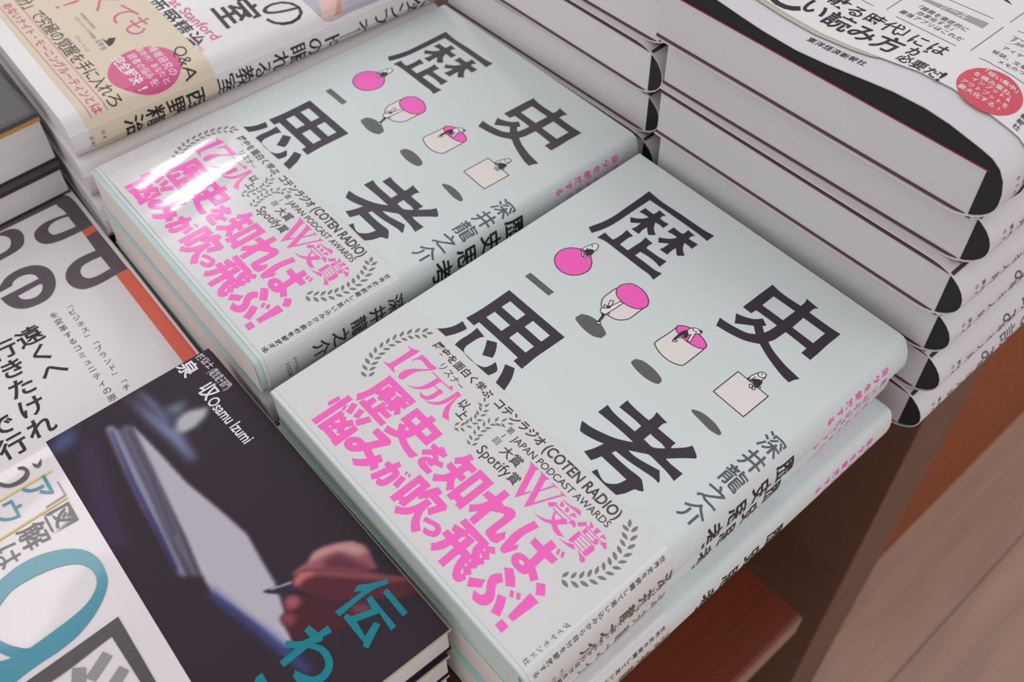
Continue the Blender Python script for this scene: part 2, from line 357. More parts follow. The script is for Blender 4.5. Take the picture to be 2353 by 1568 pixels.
ART = {"A":{"poly":[["title",[[[19.1,172.82],[27.3,172.06],[35.78,172.29],[43.65,172.3],[50.05,172.36],[54.19,172.92],[54.27,168.66],[49.11,169.07],[39.88,169.23],[31.56,169.28],[22.9,169.15],[22.81,162.41],[22.8,155.32],[22.67,148.46],[21.94,143.32],[20.4,138.34],[17.17,139.76],[18.75,145.48],[19.51,150.97],[19.46,158.77],[19.33,166.06]]]],
["title",[[[24.94,164.46],[27.17,164.25],[29.64,164.32],[29.78,165.78],[29.64,167.73],[33.77,167.24],[32.89,166.03],[33.07,164.4],[35.54,164.25],[37.65,164.64],[37.69,161.21],[35.4,161.53],[33.45,161.31],[34.63,159.16],[36.37,157.48],[38.37,156.23],[36.41,154.09],[34.87,155.09],[33.03,156.9],[32.86,154.68],[33.37,151.69],[29.38,151.66],[29.86,153.97],[29.7,156.77],[28.04,155.17],[26.6,153.92],[24.49,156.11],[26.77,157.56],[28.5,159.28],[29.56,161.36],[27.76,161.49],[24.82,161.01]]]],
["title",[[[40.26,164.67],[42.48,164.39],[45.06,164.41],[45.34,165.72],[45.09,167.73],[49.2,167.25],[48.39,165.92],[48.6,164.24],[50.76,164.34],[53.07,164.62],[53.13,160.98],[50.93,161.3],[48.93,161.21],[50.23,159.06],[51.88,157.41],[53.74,156.12],[51.78,153.99],[50.36,155.03],[48.56,156.75],[48.45,154.66],[48.78,151.6],[44.74,151.5],[45.19,153.82],[45.18,156.64],[43.54,155.25],[41.93,153.89],[39.97,156.1],[42.3,157.64],[43.88,159.11],[45.05,161.38],[43.32,161.51],[40.2,160.99]]]],
["title",[[[23.76,142.51],[25.91,142.06],[28.76,141.91],[29.04,144.72],[29.0,147.19],[28.53,149.82],[32.8,149.16],[32.17,147.37],[32.32,142.05],[36.76,141.94],[36.89,146.27],[37.0,149.62],[36.46,152.29],[40.8,151.87],[40.45,150.15],[40.68,148.17],[44.55,148.22],[48.01,148.33],[51.03,148.81],[51.19,144.57],[48.68,145.19],[44.9,145.43],[40.57,145.01],[40.53,142.13],[44.11,142.14],[48.04,142.1],[51.29,142.06],[54.19,142.71],[54.2,137.92],[51.25,138.69],[47.09,138.67],[40.41,138.84],[33.62,139.01],[28.49,139.12],[25.43,138.78],[23.65,138.11]]]],
["title",[[[86.52,169.34],[88.45,168.93],[91.43,168.52],[95.14,168.42],[100.37,168.6],[100.44,170.36],[100.21,171.9],[99.53,173.11],[105.63,172.46],[104.66,171.15],[104.55,168.4],[109.79,168.21],[114.53,168.18],[118.74,168.37],[118.71,164.71],[118.61,160.75],[118.81,155.25],[118.8,150.68],[114.6,150.89],[114.56,153.93],[109.59,154.26],[104.66,154.47],[104.41,150.79],[104.16,148.34],[103.32,146.22],[106.13,144.73],[109.72,143.44],[114.52,142.14],[118.05,141.6],[121.54,141.07],[120.45,138.97],[119.96,137.07],[116.65,137.55],[111.7,139.05],[107.2,140.69],[101.83,143.15],[99.64,141.71],[97.41,140.49],[93.76,139.4],[89.75,138.68],[85.46,138.18],[83.9,142.06],[87.08,142.18],[90.95,142.7],[95.31,143.77],[97.87,145.59],[94.88,148.21],[92.04,146.1],[89.39,143.96],[86.54,148.09],[89.07,148.84],[92.37,150.44],[93.81,151.87],[94.8,153.45],[97.89,151.75],[97.13,150.42],[99.58,148.43],[100.2,150.83],[100.52,154.62],[96.34,154.77],[90.58,154.77],[90.23,152.21],[86.18,152.36],[86.27,156.96],[86.32,162.95]],[[90.48,164.99],[100.63,164.98],[100.39,158.19],[90.51,158.35]],[[104.73,164.68],[114.76,164.51],[114.65,157.62],[104.88,158.0]]]],
["title",[[[20.93,93.82],[51.93,93.25],[51.82,88.46],[51.73,83.87],[51.64,79.34],[52.14,71.86],[47.42,72.13],[47.47,74.29],[37.36,74.67],[25.31,74.94],[25.21,72.46],[20.53,72.7],[21.06,79.05],[21.1,86.55]],[[25.42,90.34],[34.1,90.11],[34.15,85.84],[25.28,86.03]],[[25.38,82.6],[34.18,82.4],[34.09,78.2],[25.3,78.42]],[[38.33,90.04],[47.69,89.83],[47.67,85.52],[38.32,85.79]],[[38.37,82.26],[47.56,82.05],[47.6,77.87],[38.4,78.07]]]],
["title",[[[17.27,61.53],[19.09,63.88],[20.45,66.9],[20.91,70.77],[24.66,69.6],[24.46,67.69],[23.5,64.34],[22.16,61.51]]]],
["title",[[[26.83,72.58],[31.91,71.85],[31.05,70.05],[30.77,66.47],[30.82,64.01],[31.44,62.45],[32.68,61.57],[34.99,61.14],[37.85,61.08],[40.49,61.54],[42.72,62.67],[43.45,64.77],[43.53,67.05],[46.64,65.12],[46.94,63.76],[46.27,61.11],[40.98,61.11],[32.59,61.48],[27.45,61.44],[27.07,64.44],[27.29,67.71],[27.23,70.2]]]],
["title",[[[33.74,71.47],[37.07,73.34],[38.75,71.68],[40.44,69.32],[41.34,67.49],[37.85,65.6],[35.92,68.6]]]],
["title",[[[46.62,68.86],[50.17,70.18],[51.71,68.26],[53.26,65.67],[55.07,60.91],[50.48,60.97],[49.24,64.12],[47.99,66.6]]]],
["title",[[[87.13,89.6],[90.19,89.12],[94.0,88.94],[97.99,88.86],[98.1,90.82],[97.44,93.44],[103.01,92.76],[102.28,91.54],[102.38,88.76],[106.47,88.73],[110.58,88.73],[110.53,86.72],[110.92,86.12],[112.79,88.37],[114.16,90.29],[115.05,92.18],[117.25,91.0],[118.88,89.93],[119.21,89.15],[116.77,86.72],[114.49,84.1],[112.48,81.7],[114.79,81.4],[117.56,81.42],[120.25,81.5],[120.24,77.3],[116.22,78.16],[111.82,78.54],[107.72,78.71],[105.19,77.18],[101.75,74.92],[103.7,74.73],[106.34,74.97],[109.77,75.69],[112.34,76.3],[114.24,76.78],[117.2,73.69],[117.25,73.04],[114.37,73.14],[110.46,72.64],[105.43,71.94],[99.16,71.59],[98.71,70.07],[102.72,69.78],[107.5,69.79],[112.33,70.0],[114.4,68.65],[116.05,67.34],[116.04,66.76],[114.94,66.12],[113.72,65.45],[112.76,62.38],[111.15,59.53],[106.76,59.49],[102.33,59.75],[99.45,59.88],[100.02,61.99],[102.04,61.01],[103.97,60.36],[105.58,60.35],[107.33,61.49],[108.67,63.35],[109.37,66.21],[104.41,66.4],[97.38,66.58],[96.81,64.61],[96.14,62.9],[92.09,63.64],[93.44,66.98],[94.38,70.81],[92.15,69.91],[88.79,68.95],[85.5,68.5],[84.69,69.09],[82.68,71.92],[86.96,72.42],[91.38,73.67],[94.79,74.89],[97.79,76.5],[100.7,78.52],[95.62,78.73],[90.0,78.74],[83.83,78.54],[83.92,83.14],[87.42,82.38],[92.31,82.13],[97.96,82.06],[97.94,85.31],[94.27,85.56],[90.68,85.52],[87.25,85.46]],[[102.18,85.2],[105.07,85.1],[107.57,85.14],[109.63,84.62],[108.02,82.95],[106.37,81.83],[104.33,81.8],[102.23,81.99]]]],
["shade",[[[19.73,105.89],[33.17,105.68],[33.1,102.86],[19.7,103.03]]]],
["shade",[[[47.93,105.56],[50.25,107.04],[53.73,107.63],[57.02,107.24],[60.23,106.02],[61.25,105.17],[61.19,102.77],[58.85,101.39],[55.24,100.96],[51.31,101.4],[48.41,102.22],[47.71,102.9]]]],
["shade",[[[76.24,104.84],[78.27,106.15],[81.7,106.55],[85.19,106.28],[88.41,105.4],[89.62,104.39],[89.6,102.7],[87.78,101.8],[83.98,101.28],[79.89,101.59],[76.85,102.37],[76.14,102.93]]]],
["shade",[[[104.82,103.29],[107.9,104.75],[113.38,104.8],[117.25,103.7],[118.48,102.94],[118.14,101.78],[114.52,101.25],[109.03,101.92],[105.56,102.46]]]],
["pink",[[[21.53,116.94],[19.66,119.32],[19.02,122.62],[20.11,125.79],[22.26,127.95],[24.68,129.23],[27.65,129.35],[30.6,128.13],[32.34,126.52],[33.86,123.82],[33.87,120.81],[32.85,118.24],[30.75,116.13],[27.83,115.09],[24.47,115.34]]]],
["ink",[[[21.53,116.94],[19.66,119.32],[19.02,122.62],[20.11,125.79],[22.26,127.95],[24.68,129.23],[27.65,129.35],[30.6,128.13],[32.34,126.52],[33.86,123.82],[33.87,120.81],[32.85,118.24],[30.75,116.13],[27.83,115.09],[24.47,115.34]]],0.35,1],
["cream",[[[47.66,124.36],[47.63,121.4],[47.72,117.75],[48.73,115.55],[50.63,113.53],[54.12,112.47],[57.79,112.85],[60.18,114.51],[61.59,117.17],[61.64,120.67],[61.61,124.28],[61.13,123.59],[59.18,122.04],[56.55,121.21],[53.79,121.07],[51.24,121.59],[49.25,122.74]]]],
["pink",[[[48.92,129.1],[50.46,130.53],[53.43,131.07],[56.61,130.76],[59.77,129.24],[61.3,127.62],[61.88,125.8],[61.13,123.59],[59.18,122.04],[56.55,121.21],[53.79,121.07],[51.24,121.59],[49.25,122.74],[47.94,124.67],[47.8,126.62]]]],
["ink",[[[48.92,129.1],[50.46,130.53],[53.43,131.07],[56.61,130.76],[59.77,129.24],[61.3,127.62],[61.88,125.8],[61.13,123.59],[59.18,122.04],[56.55,121.21],[53.79,121.07],[51.24,121.59],[49.25,122.74],[47.94,124.67],[47.8,126.62]]],0.35,1],
["ink",[[[47.66,124.36],[47.63,121.4],[47.72,117.75],[48.73,115.55],[50.63,113.53],[54.12,112.47],[57.79,112.85],[60.18,114.51],[61.59,117.17],[61.64,120.67],[61.61,124.28]]],0.35,0],
["cream",[[[76.38,126.4],[76.15,121.28],[75.81,116.03],[77.0,114.64],[80.74,113.38],[84.7,113.18],[87.77,113.92],[89.58,115.15],[89.87,116.59],[89.93,121.54],[89.87,126.39],[87.73,125.21],[84.0,124.59],[80.61,124.75],[77.92,125.32]]]],
["pink",[[[76.38,126.4],[76.0,127.72],[77.59,129.29],[80.41,130.4],[84.27,130.31],[87.73,129.42],[89.63,128.05],[89.8,126.47],[87.73,125.21],[84.0,124.59],[80.61,124.75],[77.92,125.32]]]],
["ink",[[[76.38,126.4],[76.0,127.72],[77.59,129.29],[80.41,130.4],[84.27,130.31],[87.73,129.42],[89.63,128.05],[89.8,126.47],[87.73,125.21],[84.0,124.59],[80.61,124.75],[77.92,125.32]]],0.35,1],
["ink",[[[76.38,126.4],[76.15,121.28],[75.81,116.03],[77.0,114.64],[80.74,113.38],[84.7,113.18],[87.77,113.92],[89.58,115.15],[89.87,116.59],[89.93,121.54],[89.87,126.39]]],0.35,0],
["cream",[[[104.7,114.53],[104.84,127.61],[119.0,126.97],[118.79,113.87]]]],
["ink",[[[104.7,114.53],[104.84,127.61],[119.0,126.97],[118.79,113.87]]],0.35,1],
["white",[[[24.22,128.46],[24.18,130.93],[24.79,133.39],[25.03,134.38],[25.74,135.52],[27.07,135.43],[28.07,133.82],[28.26,131.79],[27.67,131.15],[26.58,130.4],[25.26,128.97]]]],
["white",[[[25.68,127.64],[26.45,128.22],[27.49,126.78],[26.69,126.53]]]],
["white",[[[26.84,128.02],[27.85,128.23],[28.37,126.94],[27.67,126.71]]]],
["white",[[[24.16,128.4],[24.23,129.37],[25.1,129.42],[25.09,128.52]]]],
["white",[[[28.29,128.71],[29.15,129.38],[29.51,128.72],[28.82,128.31]]]],
["fine",[[[24.22,128.46],[24.18,130.93],[24.79,133.39],[25.03,134.38],[25.74,135.52],[27.07,135.43],[28.07,133.82],[28.26,131.79],[27.67,131.15],[26.58,130.4],[25.26,128.97]]],0.33,1],
["fine",[[[25.68,127.64],[26.45,128.22],[27.49,126.78],[26.69,126.53]]],0.33,1],
["fine",[[[26.84,128.02],[27.85,128.23],[28.37,126.94],[27.67,126.71]]],0.33,1],
["fine",[[[24.16,128.4],[24.23,129.37],[25.1,129.42],[25.09,128.52]]],0.33,1],
["fine",[[[28.29,128.71],[29.15,129.38],[29.51,128.72],[28.82,128.31]]],0.33,1],
["fine",[[[25.4,129.13],[25.93,131.04],[27.19,132.24],[28.47,131.58],[28.88,129.35],[27.85,128.23],[26.61,128.66]]]],
["fine",[[[25.01,134.09],[25.79,133.14],[26.39,133.34]]],0.33,0],
["fine",[[[25.56,130.19],[25.5,131.47]]],0.33,0],
["white",[[[109.16,127.72],[109.29,129.68],[110.08,132.38],[110.91,133.81],[112.48,133.91],[113.09,132.38],[112.9,131.08],[113.14,129.89],[111.35,129.02],[110.46,127.68]]]],
["white",[[[111.14,126.25],[112.25,126.74],[112.77,125.51],[112.04,125.07]]]],
["white",[[[112.56,126.36],[113.53,126.7],[113.93,125.49],[113.13,125.19]]]],
["white",[[[109.18,127.52],[109.4,128.34],[110.51,128.1],[110.24,127.22]]]],
["white",[[[113.96,127.68],[114.61,128.1],[114.85,127.21],[114.21,127.08]]]],
["fine",[[[109.16,127.72],[109.29,129.68],[110.08,132.38],[110.91,133.81],[112.48,133.91],[113.09,132.38],[112.9,131.08],[113.14,129.89],[111.35,129.02],[110.46,127.68]]],0.33,1],
["fine",[[[111.14,126.25],[112.25,126.74],[112.77,125.51],[112.04,125.07]]],0.33,1],
["fine",[[[112.56,126.36],[113.53,126.7],[113.93,125.49],[113.13,125.19]]],0.33,1],
["fine",[[[109.18,127.52],[109.4,128.34],[110.51,128.1],[110.24,127.22]]],0.33,1],
["fine",[[[113.96,127.68],[114.61,128.1],[114.85,127.21],[114.21,127.08]]],0.33,1],
["fine",[[[110.27,128.2],[111.82,130.27],[113.61,130.4],[114.06,129.08],[114.08,126.94],[112.66,126.84],[111.75,127.64]]]],
["fine",[[[110.14,132.3],[110.82,131.36],[111.88,131.42],[113.03,132.45]]],0.33,0],
["fine",[[[110.38,128.68],[110.53,130.31]]],0.33,0],
["fine",[[[111.23,133.12],[111.59,132.49]]],0.33,0],
["white",[[[79.85,128.6],[80.23,130.6],[81.78,131.9],[84.08,132.05],[84.23,130.65],[82.89,129.74],[83.47,127.88],[84.37,125.37],[83.38,124.68],[82.7,126.64],[82.22,128.07],[81.72,127.13]]]],
["white",[[[79.32,121.4],[80.58,122.39],[80.9,121.74],[79.79,120.76]]]],
["white",[[[79.61,124.05],[80.57,125.1],[80.89,124.44],[80.13,123.61]]]],
["fine",[[[79.85,128.6],[80.23,130.6],[81.78,131.9],[84.08,132.05],[84.23,130.65],[82.89,129.74],[83.47,127.88],[84.37,125.37],[83.38,124.68],[82.7,126.64],[82.22,128.07],[81.72,127.13]]],0.33,1],
["fine",[[[79.32,121.4],[80.58,122.39],[80.9,121.74],[79.79,120.76]]],0.33,1],
["fine",[[[79.61,124.05],[80.57,125.1],[80.89,124.44],[80.13,123.61]]],0.33,1],
["fine",[[[78.87,126.37],[79.57,128.31],[81.13,127.66],[82.19,125.7],[81.49,125.09],[80.31,125.98],[80.02,124.5],[79.97,121.88],[79.22,121.68],[78.9,124.84]]]],
["fine",[[[82.72,131.75],[83.72,132.44],[84.35,131.56],[83.45,131.36]]]],
["fine",[[[80.68,130.7],[81.53,130.05],[82.84,130.7]]],0.33,0],
["white",[[[51.13,112.44],[51.35,113.5],[52.19,114.42],[53.51,120.76],[54.79,120.93],[54.38,113.97],[54.11,111.9],[52.68,111.3]]]],
["white",[[[50.71,114.44],[50.67,115.37],[52.08,115.12],[50.51,118.48],[51.37,119.09],[51.99,118.28],[52.68,116.58],[53.03,115.33],[51.91,114.11]]]],
["white",[[[54.6,107.22],[55.85,107.95],[56.31,107.26],[55.14,106.22]]]],
["white",[[[54.17,112.13],[54.44,113.79],[54.96,113.38],[54.71,111.99]]]],
["fine",[[[51.13,112.44],[51.35,113.5],[52.19,114.42],[53.51,120.76],[54.79,120.93],[54.38,113.97],[54.11,111.9],[52.68,111.3]]],0.33,1],
["fine",[[[50.71,114.44],[50.67,115.37],[52.08,115.12],[50.51,118.48],[51.37,119.09],[51.99,118.28],[52.68,116.58],[53.03,115.33],[51.91,114.11]]],0.33,1],
["fine",[[[54.6,107.22],[55.85,107.95],[56.31,107.26],[55.14,106.22]]],0.33,1],
["fine",[[[54.17,112.13],[54.44,113.79],[54.96,113.38],[54.71,111.99]]],0.33,1],
["fine",[[[52.01,111.38],[54.11,111.9],[55.36,107.74],[54.67,106.98],[53.47,110.79]]]],
["fine",[[[51.42,115.2],[52.54,116.42],[53.09,115.39],[52.3,114.78]]]],
["leaf",[[[17.77,28.78],[17.15,28.34],[16.36,28.04],[15.55,28.12],[14.95,28.34],[14.55,28.57],[14.92,28.85],[15.48,29.15],[16.28,29.33],[17.1,29.14]]]],
["leaf",[[[18.1,29.27],[17.71,29.85],[17.46,30.58],[17.56,31.32],[17.78,31.86],[18.0,32.22],[18.25,31.87],[18.5,31.35],[18.64,30.62],[18.45,29.87]]]],
["leaf",[[[15.62,30.73],[14.96,30.36],[14.14,30.15],[13.34,30.32],[12.77,30.6],[12.4,30.88],[12.8,31.12],[13.39,31.35],[14.2,31.44],[14.99,31.16]]]],
["leaf",[[[16.0,31.14],[15.74,31.75],[15.64,32.47],[15.86,33.15],[16.16,33.61],[16.43,33.91],[16.6,33.54],[16.74,33.01],[16.75,32.3],[16.43,31.64]]]],
["leaf",[[[13.98,32.91],[13.24,32.63],[12.36,32.54],[11.56,32.83],[11.02,33.21],[10.67,33.55],[11.12,33.74],[11.77,33.89],[12.62,33.86],[13.4,33.45]]]],
["leaf",[[[14.45,33.18],[14.25,33.84],[14.23,34.61],[14.54,35.28],[14.9,35.73],[15.22,36.01],[15.35,35.61],[15.44,35.04],[15.36,34.3],[14.95,33.65]]]],
["leaf",[[[12.57,35.31],[11.85,35.12],[11.02,35.12],[10.3,35.47],[9.83,35.88],[9.54,36.23],[9.98,36.36],[10.6,36.44],[11.39,36.33],[12.08,35.87]]]],
["leaf",[[[13.08,35.55],[12.98,36.23],[13.07,36.98],[13.47,37.6],[13.9,37.98],[14.25,38.21],[14.32,37.8],[14.32,37.22],[14.14,36.51],[13.64,35.94]]]],
["leaf",[[[11.37,37.6],[10.66,37.65],[9.91,37.9],[9.36,38.44],[9.06,38.95],[8.9,39.36],[9.34,39.35],[9.92,39.23],[10.61,38.89],[11.09,38.26]]]],
["leaf",[[[12.33,38.01],[12.32,38.68],[12.51,39.4],[12.97,39.95],[13.43,40.27],[13.8,40.44],[13.82,40.03],[13.75,39.48],[13.48,38.81],[12.93,38.31]]]],
["leaf",[[[10.63,40.35],[9.98,40.61],[9.37,41.08],[9.03,41.75],[8.91,42.32],[8.89,42.75],[9.29,42.6],[9.8,42.31],[10.33,41.78],[10.58,41.05]]]],
["leaf",[[[11.54,40.71],[11.67,41.37],[11.99,42.04],[12.55,42.49],[13.07,42.71],[13.47,42.81],[13.41,42.4],[13.23,41.87],[12.83,41.27],[12.19,40.89]]]],
["leaf",[[[10.6,43.13],[9.95,43.44],[9.33,43.95],[9.02,44.66],[8.92,45.26],[8.93,45.7],[9.34,45.53],[9.84,45.2],[10.36,44.62],[10.58,43.85]]]],
["leaf",[[[11.46,43.31],[11.6,43.96],[11.94,44.61],[12.51,45.03],[13.02,45.24],[13.42,45.32],[13.35,44.92],[13.15,44.4],[12.74,43.82],[12.1,43.47]]]],
["leaf",[[[10.82,46.02],[10.18,46.35],[9.59,46.89],[9.3,47.62],[9.23,48.22],[9.25,48.66],[9.65,48.47],[10.14,48.12],[10.64,47.52],[10.83,46.74]]]],
["leaf",[[[11.61,46.04],[11.81,46.66],[12.2,47.26],[12.8,47.62],[13.32,47.77],[13.71,47.82],[13.6,47.44],[13.36,46.95],[12.91,46.42],[12.25,46.14]]]],
["leaf",[[[11.23,48.74],[10.66,49.18],[10.17,49.82],[10.02,50.58],[10.06,51.18],[10.16,51.61],[10.52,51.35],[10.94,50.92],[11.32,50.25],[11.37,49.45]]]],
["leaf",[[[12.03,48.76],[12.37,49.31],[12.9,49.8],[13.57,50.01],[14.11,50.03],[14.51,49.98],[14.31,49.64],[13.96,49.22],[13.39,48.81],[12.68,48.7]]]],
["leaf",[[[12.13,51.47],[11.59,51.97],[11.15,52.66],[11.06,53.44],[11.15,54.05],[11.29,54.48],[11.63,54.19],[12.02,53.71],[12.35,52.99],[12.34,52.18]]]],
["leaf",[[[12.74,51.29],[13.19,51.77],[13.81,52.16],[14.51,52.24],[15.06,52.16],[15.44,52.03],[15.18,51.73],[14.75,51.38],[14.1,51.08],[13.37,51.1]]]],
["leaf",[[[13.42,53.99],[12.96,54.53],[12.62,55.24],[12.63,56.0],[12.79,56.58],[12.97,56.97],[13.26,56.65],[13.58,56.15],[13.81,55.42],[13.7,54.64]]]],
["leaf",[[[14.01,53.52],[14.51,53.96],[15.18,54.3],[15.9,54.31],[16.44,54.17],[16.82,54.0],[16.52,53.72],[16.05,53.41],[15.37,53.17],[14.63,53.27]]]],
["leaf",[[[15.09,56.14],[14.7,56.74],[14.44,57.49],[14.54,58.25],[14.77,58.81],[15.0,59.18],[15.25,58.82],[15.51,58.28],[15.66,57.53],[15.45,56.76]]]],
["leaf",[[[15.67,55.66],[16.22,56.05],[16.92,56.31],[17.64,56.24],[18.16,56.05],[18.52,55.84],[18.19,55.59],[17.69,55.33],[16.99,55.17],[16.26,55.34]]]],
["leaf",[[[16.25,56.94],[16.38,57.61],[16.7,58.29],[17.27,58.74],[17.8,58.97],[18.2,59.07],[18.14,58.66],[17.96,58.12],[17.55,57.51],[16.9,57.12]]]],
["leaf",[[[122.48,54.02],[121.77,54.24],[121.08,54.68],[120.66,55.36],[120.49,55.95],[120.43,56.4],[120.87,56.28],[121.43,56.01],[122.03,55.5],[122.37,54.75]]]],
["leaf",[[[123.3,52.92],[122.67,52.57],[121.88,52.37],[121.12,52.53],[120.58,52.81],[120.22,53.07],[120.6,53.3],[121.17,53.52],[121.94,53.6],[122.7,53.33]]]],
["leaf",[[[124.0,53.21],[123.62,53.84],[123.4,54.63],[123.54,55.41],[123.8,55.97],[124.06,56.34],[124.3,55.96],[124.54,55.39],[124.65,54.61],[124.4,53.83]]]],
["leaf",[[[125.08,50.48],[124.38,50.21],[123.55,50.11],[122.78,50.38],[122.26,50.74],[121.93,51.06],[122.35,51.24],[122.97,51.39],[123.78,51.37],[124.52,50.99]]]],
["leaf",[[[125.79,50.69],[125.46,51.38],[125.3,52.21],[125.51,53.0],[125.83,53.55],[126.13,53.91],[126.35,53.5],[126.54,52.89],[126.59,52.07],[126.26,51.29]]]],
["leaf",[[[126.29,48.17],[125.61,47.94],[124.82,47.89],[124.11,48.18],[123.64,48.54],[123.34,48.86],[123.75,49.01],[124.34,49.12],[125.1,49.07],[125.79,48.67]]]],
["leaf",[[[127.21,48.02],[126.97,48.73],[126.91,49.56],[127.22,50.31],[127.6,50.81],[127.93,51.12],[128.09,50.69],[128.21,50.07],[128.15,49.27],[127.74,48.55]]]],
["leaf",[[[127.25,45.5],[126.53,45.36],[125.72,45.41],[125.04,45.8],[124.6,46.24],[124.34,46.6],[124.78,46.7],[125.39,46.74],[126.16,46.58],[126.8,46.08]]]],
["leaf",[[[128.19,45.22],[128.09,45.94],[128.18,46.75],[128.6,47.41],[129.05,47.82],[129.43,48.06],[129.51,47.62],[129.51,47.01],[129.32,46.25],[128.79,45.63]]]],
["leaf",[[[127.79,42.68],[127.02,42.63],[126.17,42.79],[125.51,43.29],[125.11,43.79],[124.88,44.21],[125.35,44.26],[126.0,44.22],[126.79,43.95],[127.4,43.35]]]],
["leaf",[[[128.44,42.55],[128.52,43.25],[128.82,43.98],[129.38,44.5],[129.91,44.77],[130.32,44.9],[130.28,44.47],[130.13,43.89],[129.76,43.23],[129.11,42.79]]]],
["leaf",[[[127.88,40.13],[127.15,40.12],[126.37,40.32],[125.77,40.83],[125.42,41.33],[125.23,41.74],[125.68,41.76],[126.28,41.68],[127.01,41.38],[127.55,40.78]]]],
["leaf",[[[128.37,39.94],[128.61,40.62],[129.07,41.27],[129.74,41.65],[130.32,41.8],[130.76,41.84],[130.63,41.42],[130.35,40.89],[129.83,40.32],[129.08,40.02]]]],
["leaf",[[[127.67,37.33],[126.96,37.46],[126.24,37.79],[125.75,38.39],[125.51,38.94],[125.4,39.37],[125.84,39.31],[126.41,39.12],[127.06,38.7],[127.47,38.02]]]],
["leaf",[[[128.22,37.26],[128.53,37.89],[129.05,38.47],[129.74,38.76],[130.32,38.84],[130.75,38.82],[130.57,38.43],[130.24,37.95],[129.67,37.46],[128.92,37.26]]]],
["leaf",[[[126.8,34.48],[126.18,34.85],[125.61,35.42],[125.37,36.16],[125.33,36.77],[125.38,37.21],[125.77,37.0],[126.24,36.62],[126.71,35.99],[126.85,35.2]]]],
["leaf",[[[127.55,34.41],[127.93,35.06],[128.52,35.65],[129.28,35.91],[129.91,35.96],[130.37,35.91],[130.15,35.5],[129.76,35.01],[129.12,34.52],[128.3,34.36]]]],
["leaf",[[[125.86,32.06],[125.27,32.5],[124.76,33.14],[124.59,33.91],[124.62,34.53],[124.71,34.97],[125.08,34.71],[125.52,34.28],[125.92,33.6],[125.99,32.78]]]],
["leaf",[[[126.61,31.89],[127.11,32.45],[127.81,32.92],[128.62,33.02],[129.25,32.94],[129.69,32.8],[129.39,32.44],[128.91,32.03],[128.18,31.68],[127.34,31.69]]]],
["leaf",[[[124.49,29.83],[123.95,30.31],[123.51,30.98],[123.42,31.75],[123.5,32.35],[123.63,32.77],[123.97,32.49],[124.36,32.03],[124.69,31.32],[124.68,30.52]]]],
["leaf",[[[125.08,29.49],[125.65,30.02],[126.42,30.41],[127.26,30.44],[127.89,30.29],[128.33,30.1],[127.99,29.77],[127.45,29.4],[126.66,29.11],[125.81,29.21]]]],
["leaf",[[[122.65,27.92],[122.23,28.46],[121.94,29.16],[121.98,29.89],[122.15,30.44],[122.35,30.81],[122.62,30.49],[122.9,29.99],[123.09,29.28],[122.95,28.54]]]],
["leaf",[[[123.23,27.45],[123.89,27.9],[124.72,28.2],[125.57,28.1],[126.19,27.86],[126.61,27.61],[126.22,27.32],[125.62,27.02],[124.78,26.85],[123.93,27.06]]]],
["leaf",[[[120.56,26.23],[120.21,26.82],[119.99,27.56],[120.12,28.3],[120.37,28.82],[120.61,29.17],[120.84,28.81],[121.07,28.28],[121.17,27.54],[120.93,26.81]]]],
["leaf",[[[120.93,25.64],[121.64,25.99],[122.5,26.16],[123.32,25.94],[123.9,25.62],[124.27,25.31],[123.84,25.08],[123.22,24.87],[122.37,24.82],[121.56,25.16]]]],
["leaf",[[[54.34,52.18],[53.28,52.69],[52.79,54.01],[54.01,53.31]]]],
["leaf",[[[55.83,50.81],[55.42,51.99],[56.04,53.34],[56.43,51.91]]]],
["leaf",[[[55.45,50.48],[54.27,50.07],[52.91,50.69],[54.35,51.08]]]],
["leaf",[[[57.04,49.12],[57.05,50.37],[58.08,51.44],[57.97,49.95]]]],
["leaf",[[[56.57,48.94],[55.32,48.94],[54.25,49.98],[55.74,49.87]]]],
["leaf",[[[57.76,47.24],[57.76,48.49],[58.8,49.56],[58.69,48.07]]]],
["leaf",[[[57.29,47.06],[56.04,47.06],[54.97,48.1],[56.45,47.99]]]],
["leaf",[[[58.12,45.2],[58.58,46.37],[59.93,46.99],[59.3,45.64]]]],
["leaf",[[[57.62,45.2],[56.46,45.66],[55.83,47.01],[57.18,46.37]]]],
["leaf",[[[58.11,43.19],[58.57,44.35],[59.92,44.98],[59.29,43.63]]]],
["leaf",[[[57.61,43.19],[56.45,43.64],[55.82,45.0],[57.17,44.36]]]],
["leaf",[[[57.55,41.19],[58.39,42.11],[59.88,42.21],[58.8,41.18]]]],
["leaf",[[[57.08,41.37],[56.15,42.21],[56.05,43.69],[57.09,42.62]]]],
["leaf",[[[56.75,39.23],[57.9,39.73],[59.29,39.21],[57.89,38.71]]]],
["leaf",[[[56.39,39.59],[55.9,40.74],[56.42,42.13],[56.91,40.73]]]],
["leaf",[[[55.31,37.82],[56.46,38.32],[57.86,37.8],[56.45,37.3]]]],
["leaf",[[[54.96,38.18],[54.46,39.33],[54.98,40.72],[55.48,39.32]]]],
["leaf",[[[66.36,52.26],[66.92,53.3],[68.26,53.73],[67.51,52.54]]]],
["leaf",[[[64.81,50.74],[66.01,51.1],[67.33,50.42],[65.88,50.09]]]],
["leaf",[[[64.5,51.13],[64.14,52.33],[64.82,53.66],[65.15,52.2]]]],
["leaf",[[[63.52,49.18],[64.48,49.99],[65.96,49.9],[64.76,49.02]]]],
["leaf",[[[63.08,49.43],[62.27,50.38],[62.37,51.87],[63.25,50.67]]]],
["leaf",[[[62.62,47.37],[63.11,48.52],[64.49,49.1],[63.81,47.77]]]],
["leaf",[[[62.12,47.39],[60.97,47.88],[60.39,49.26],[61.72,48.57]]]],
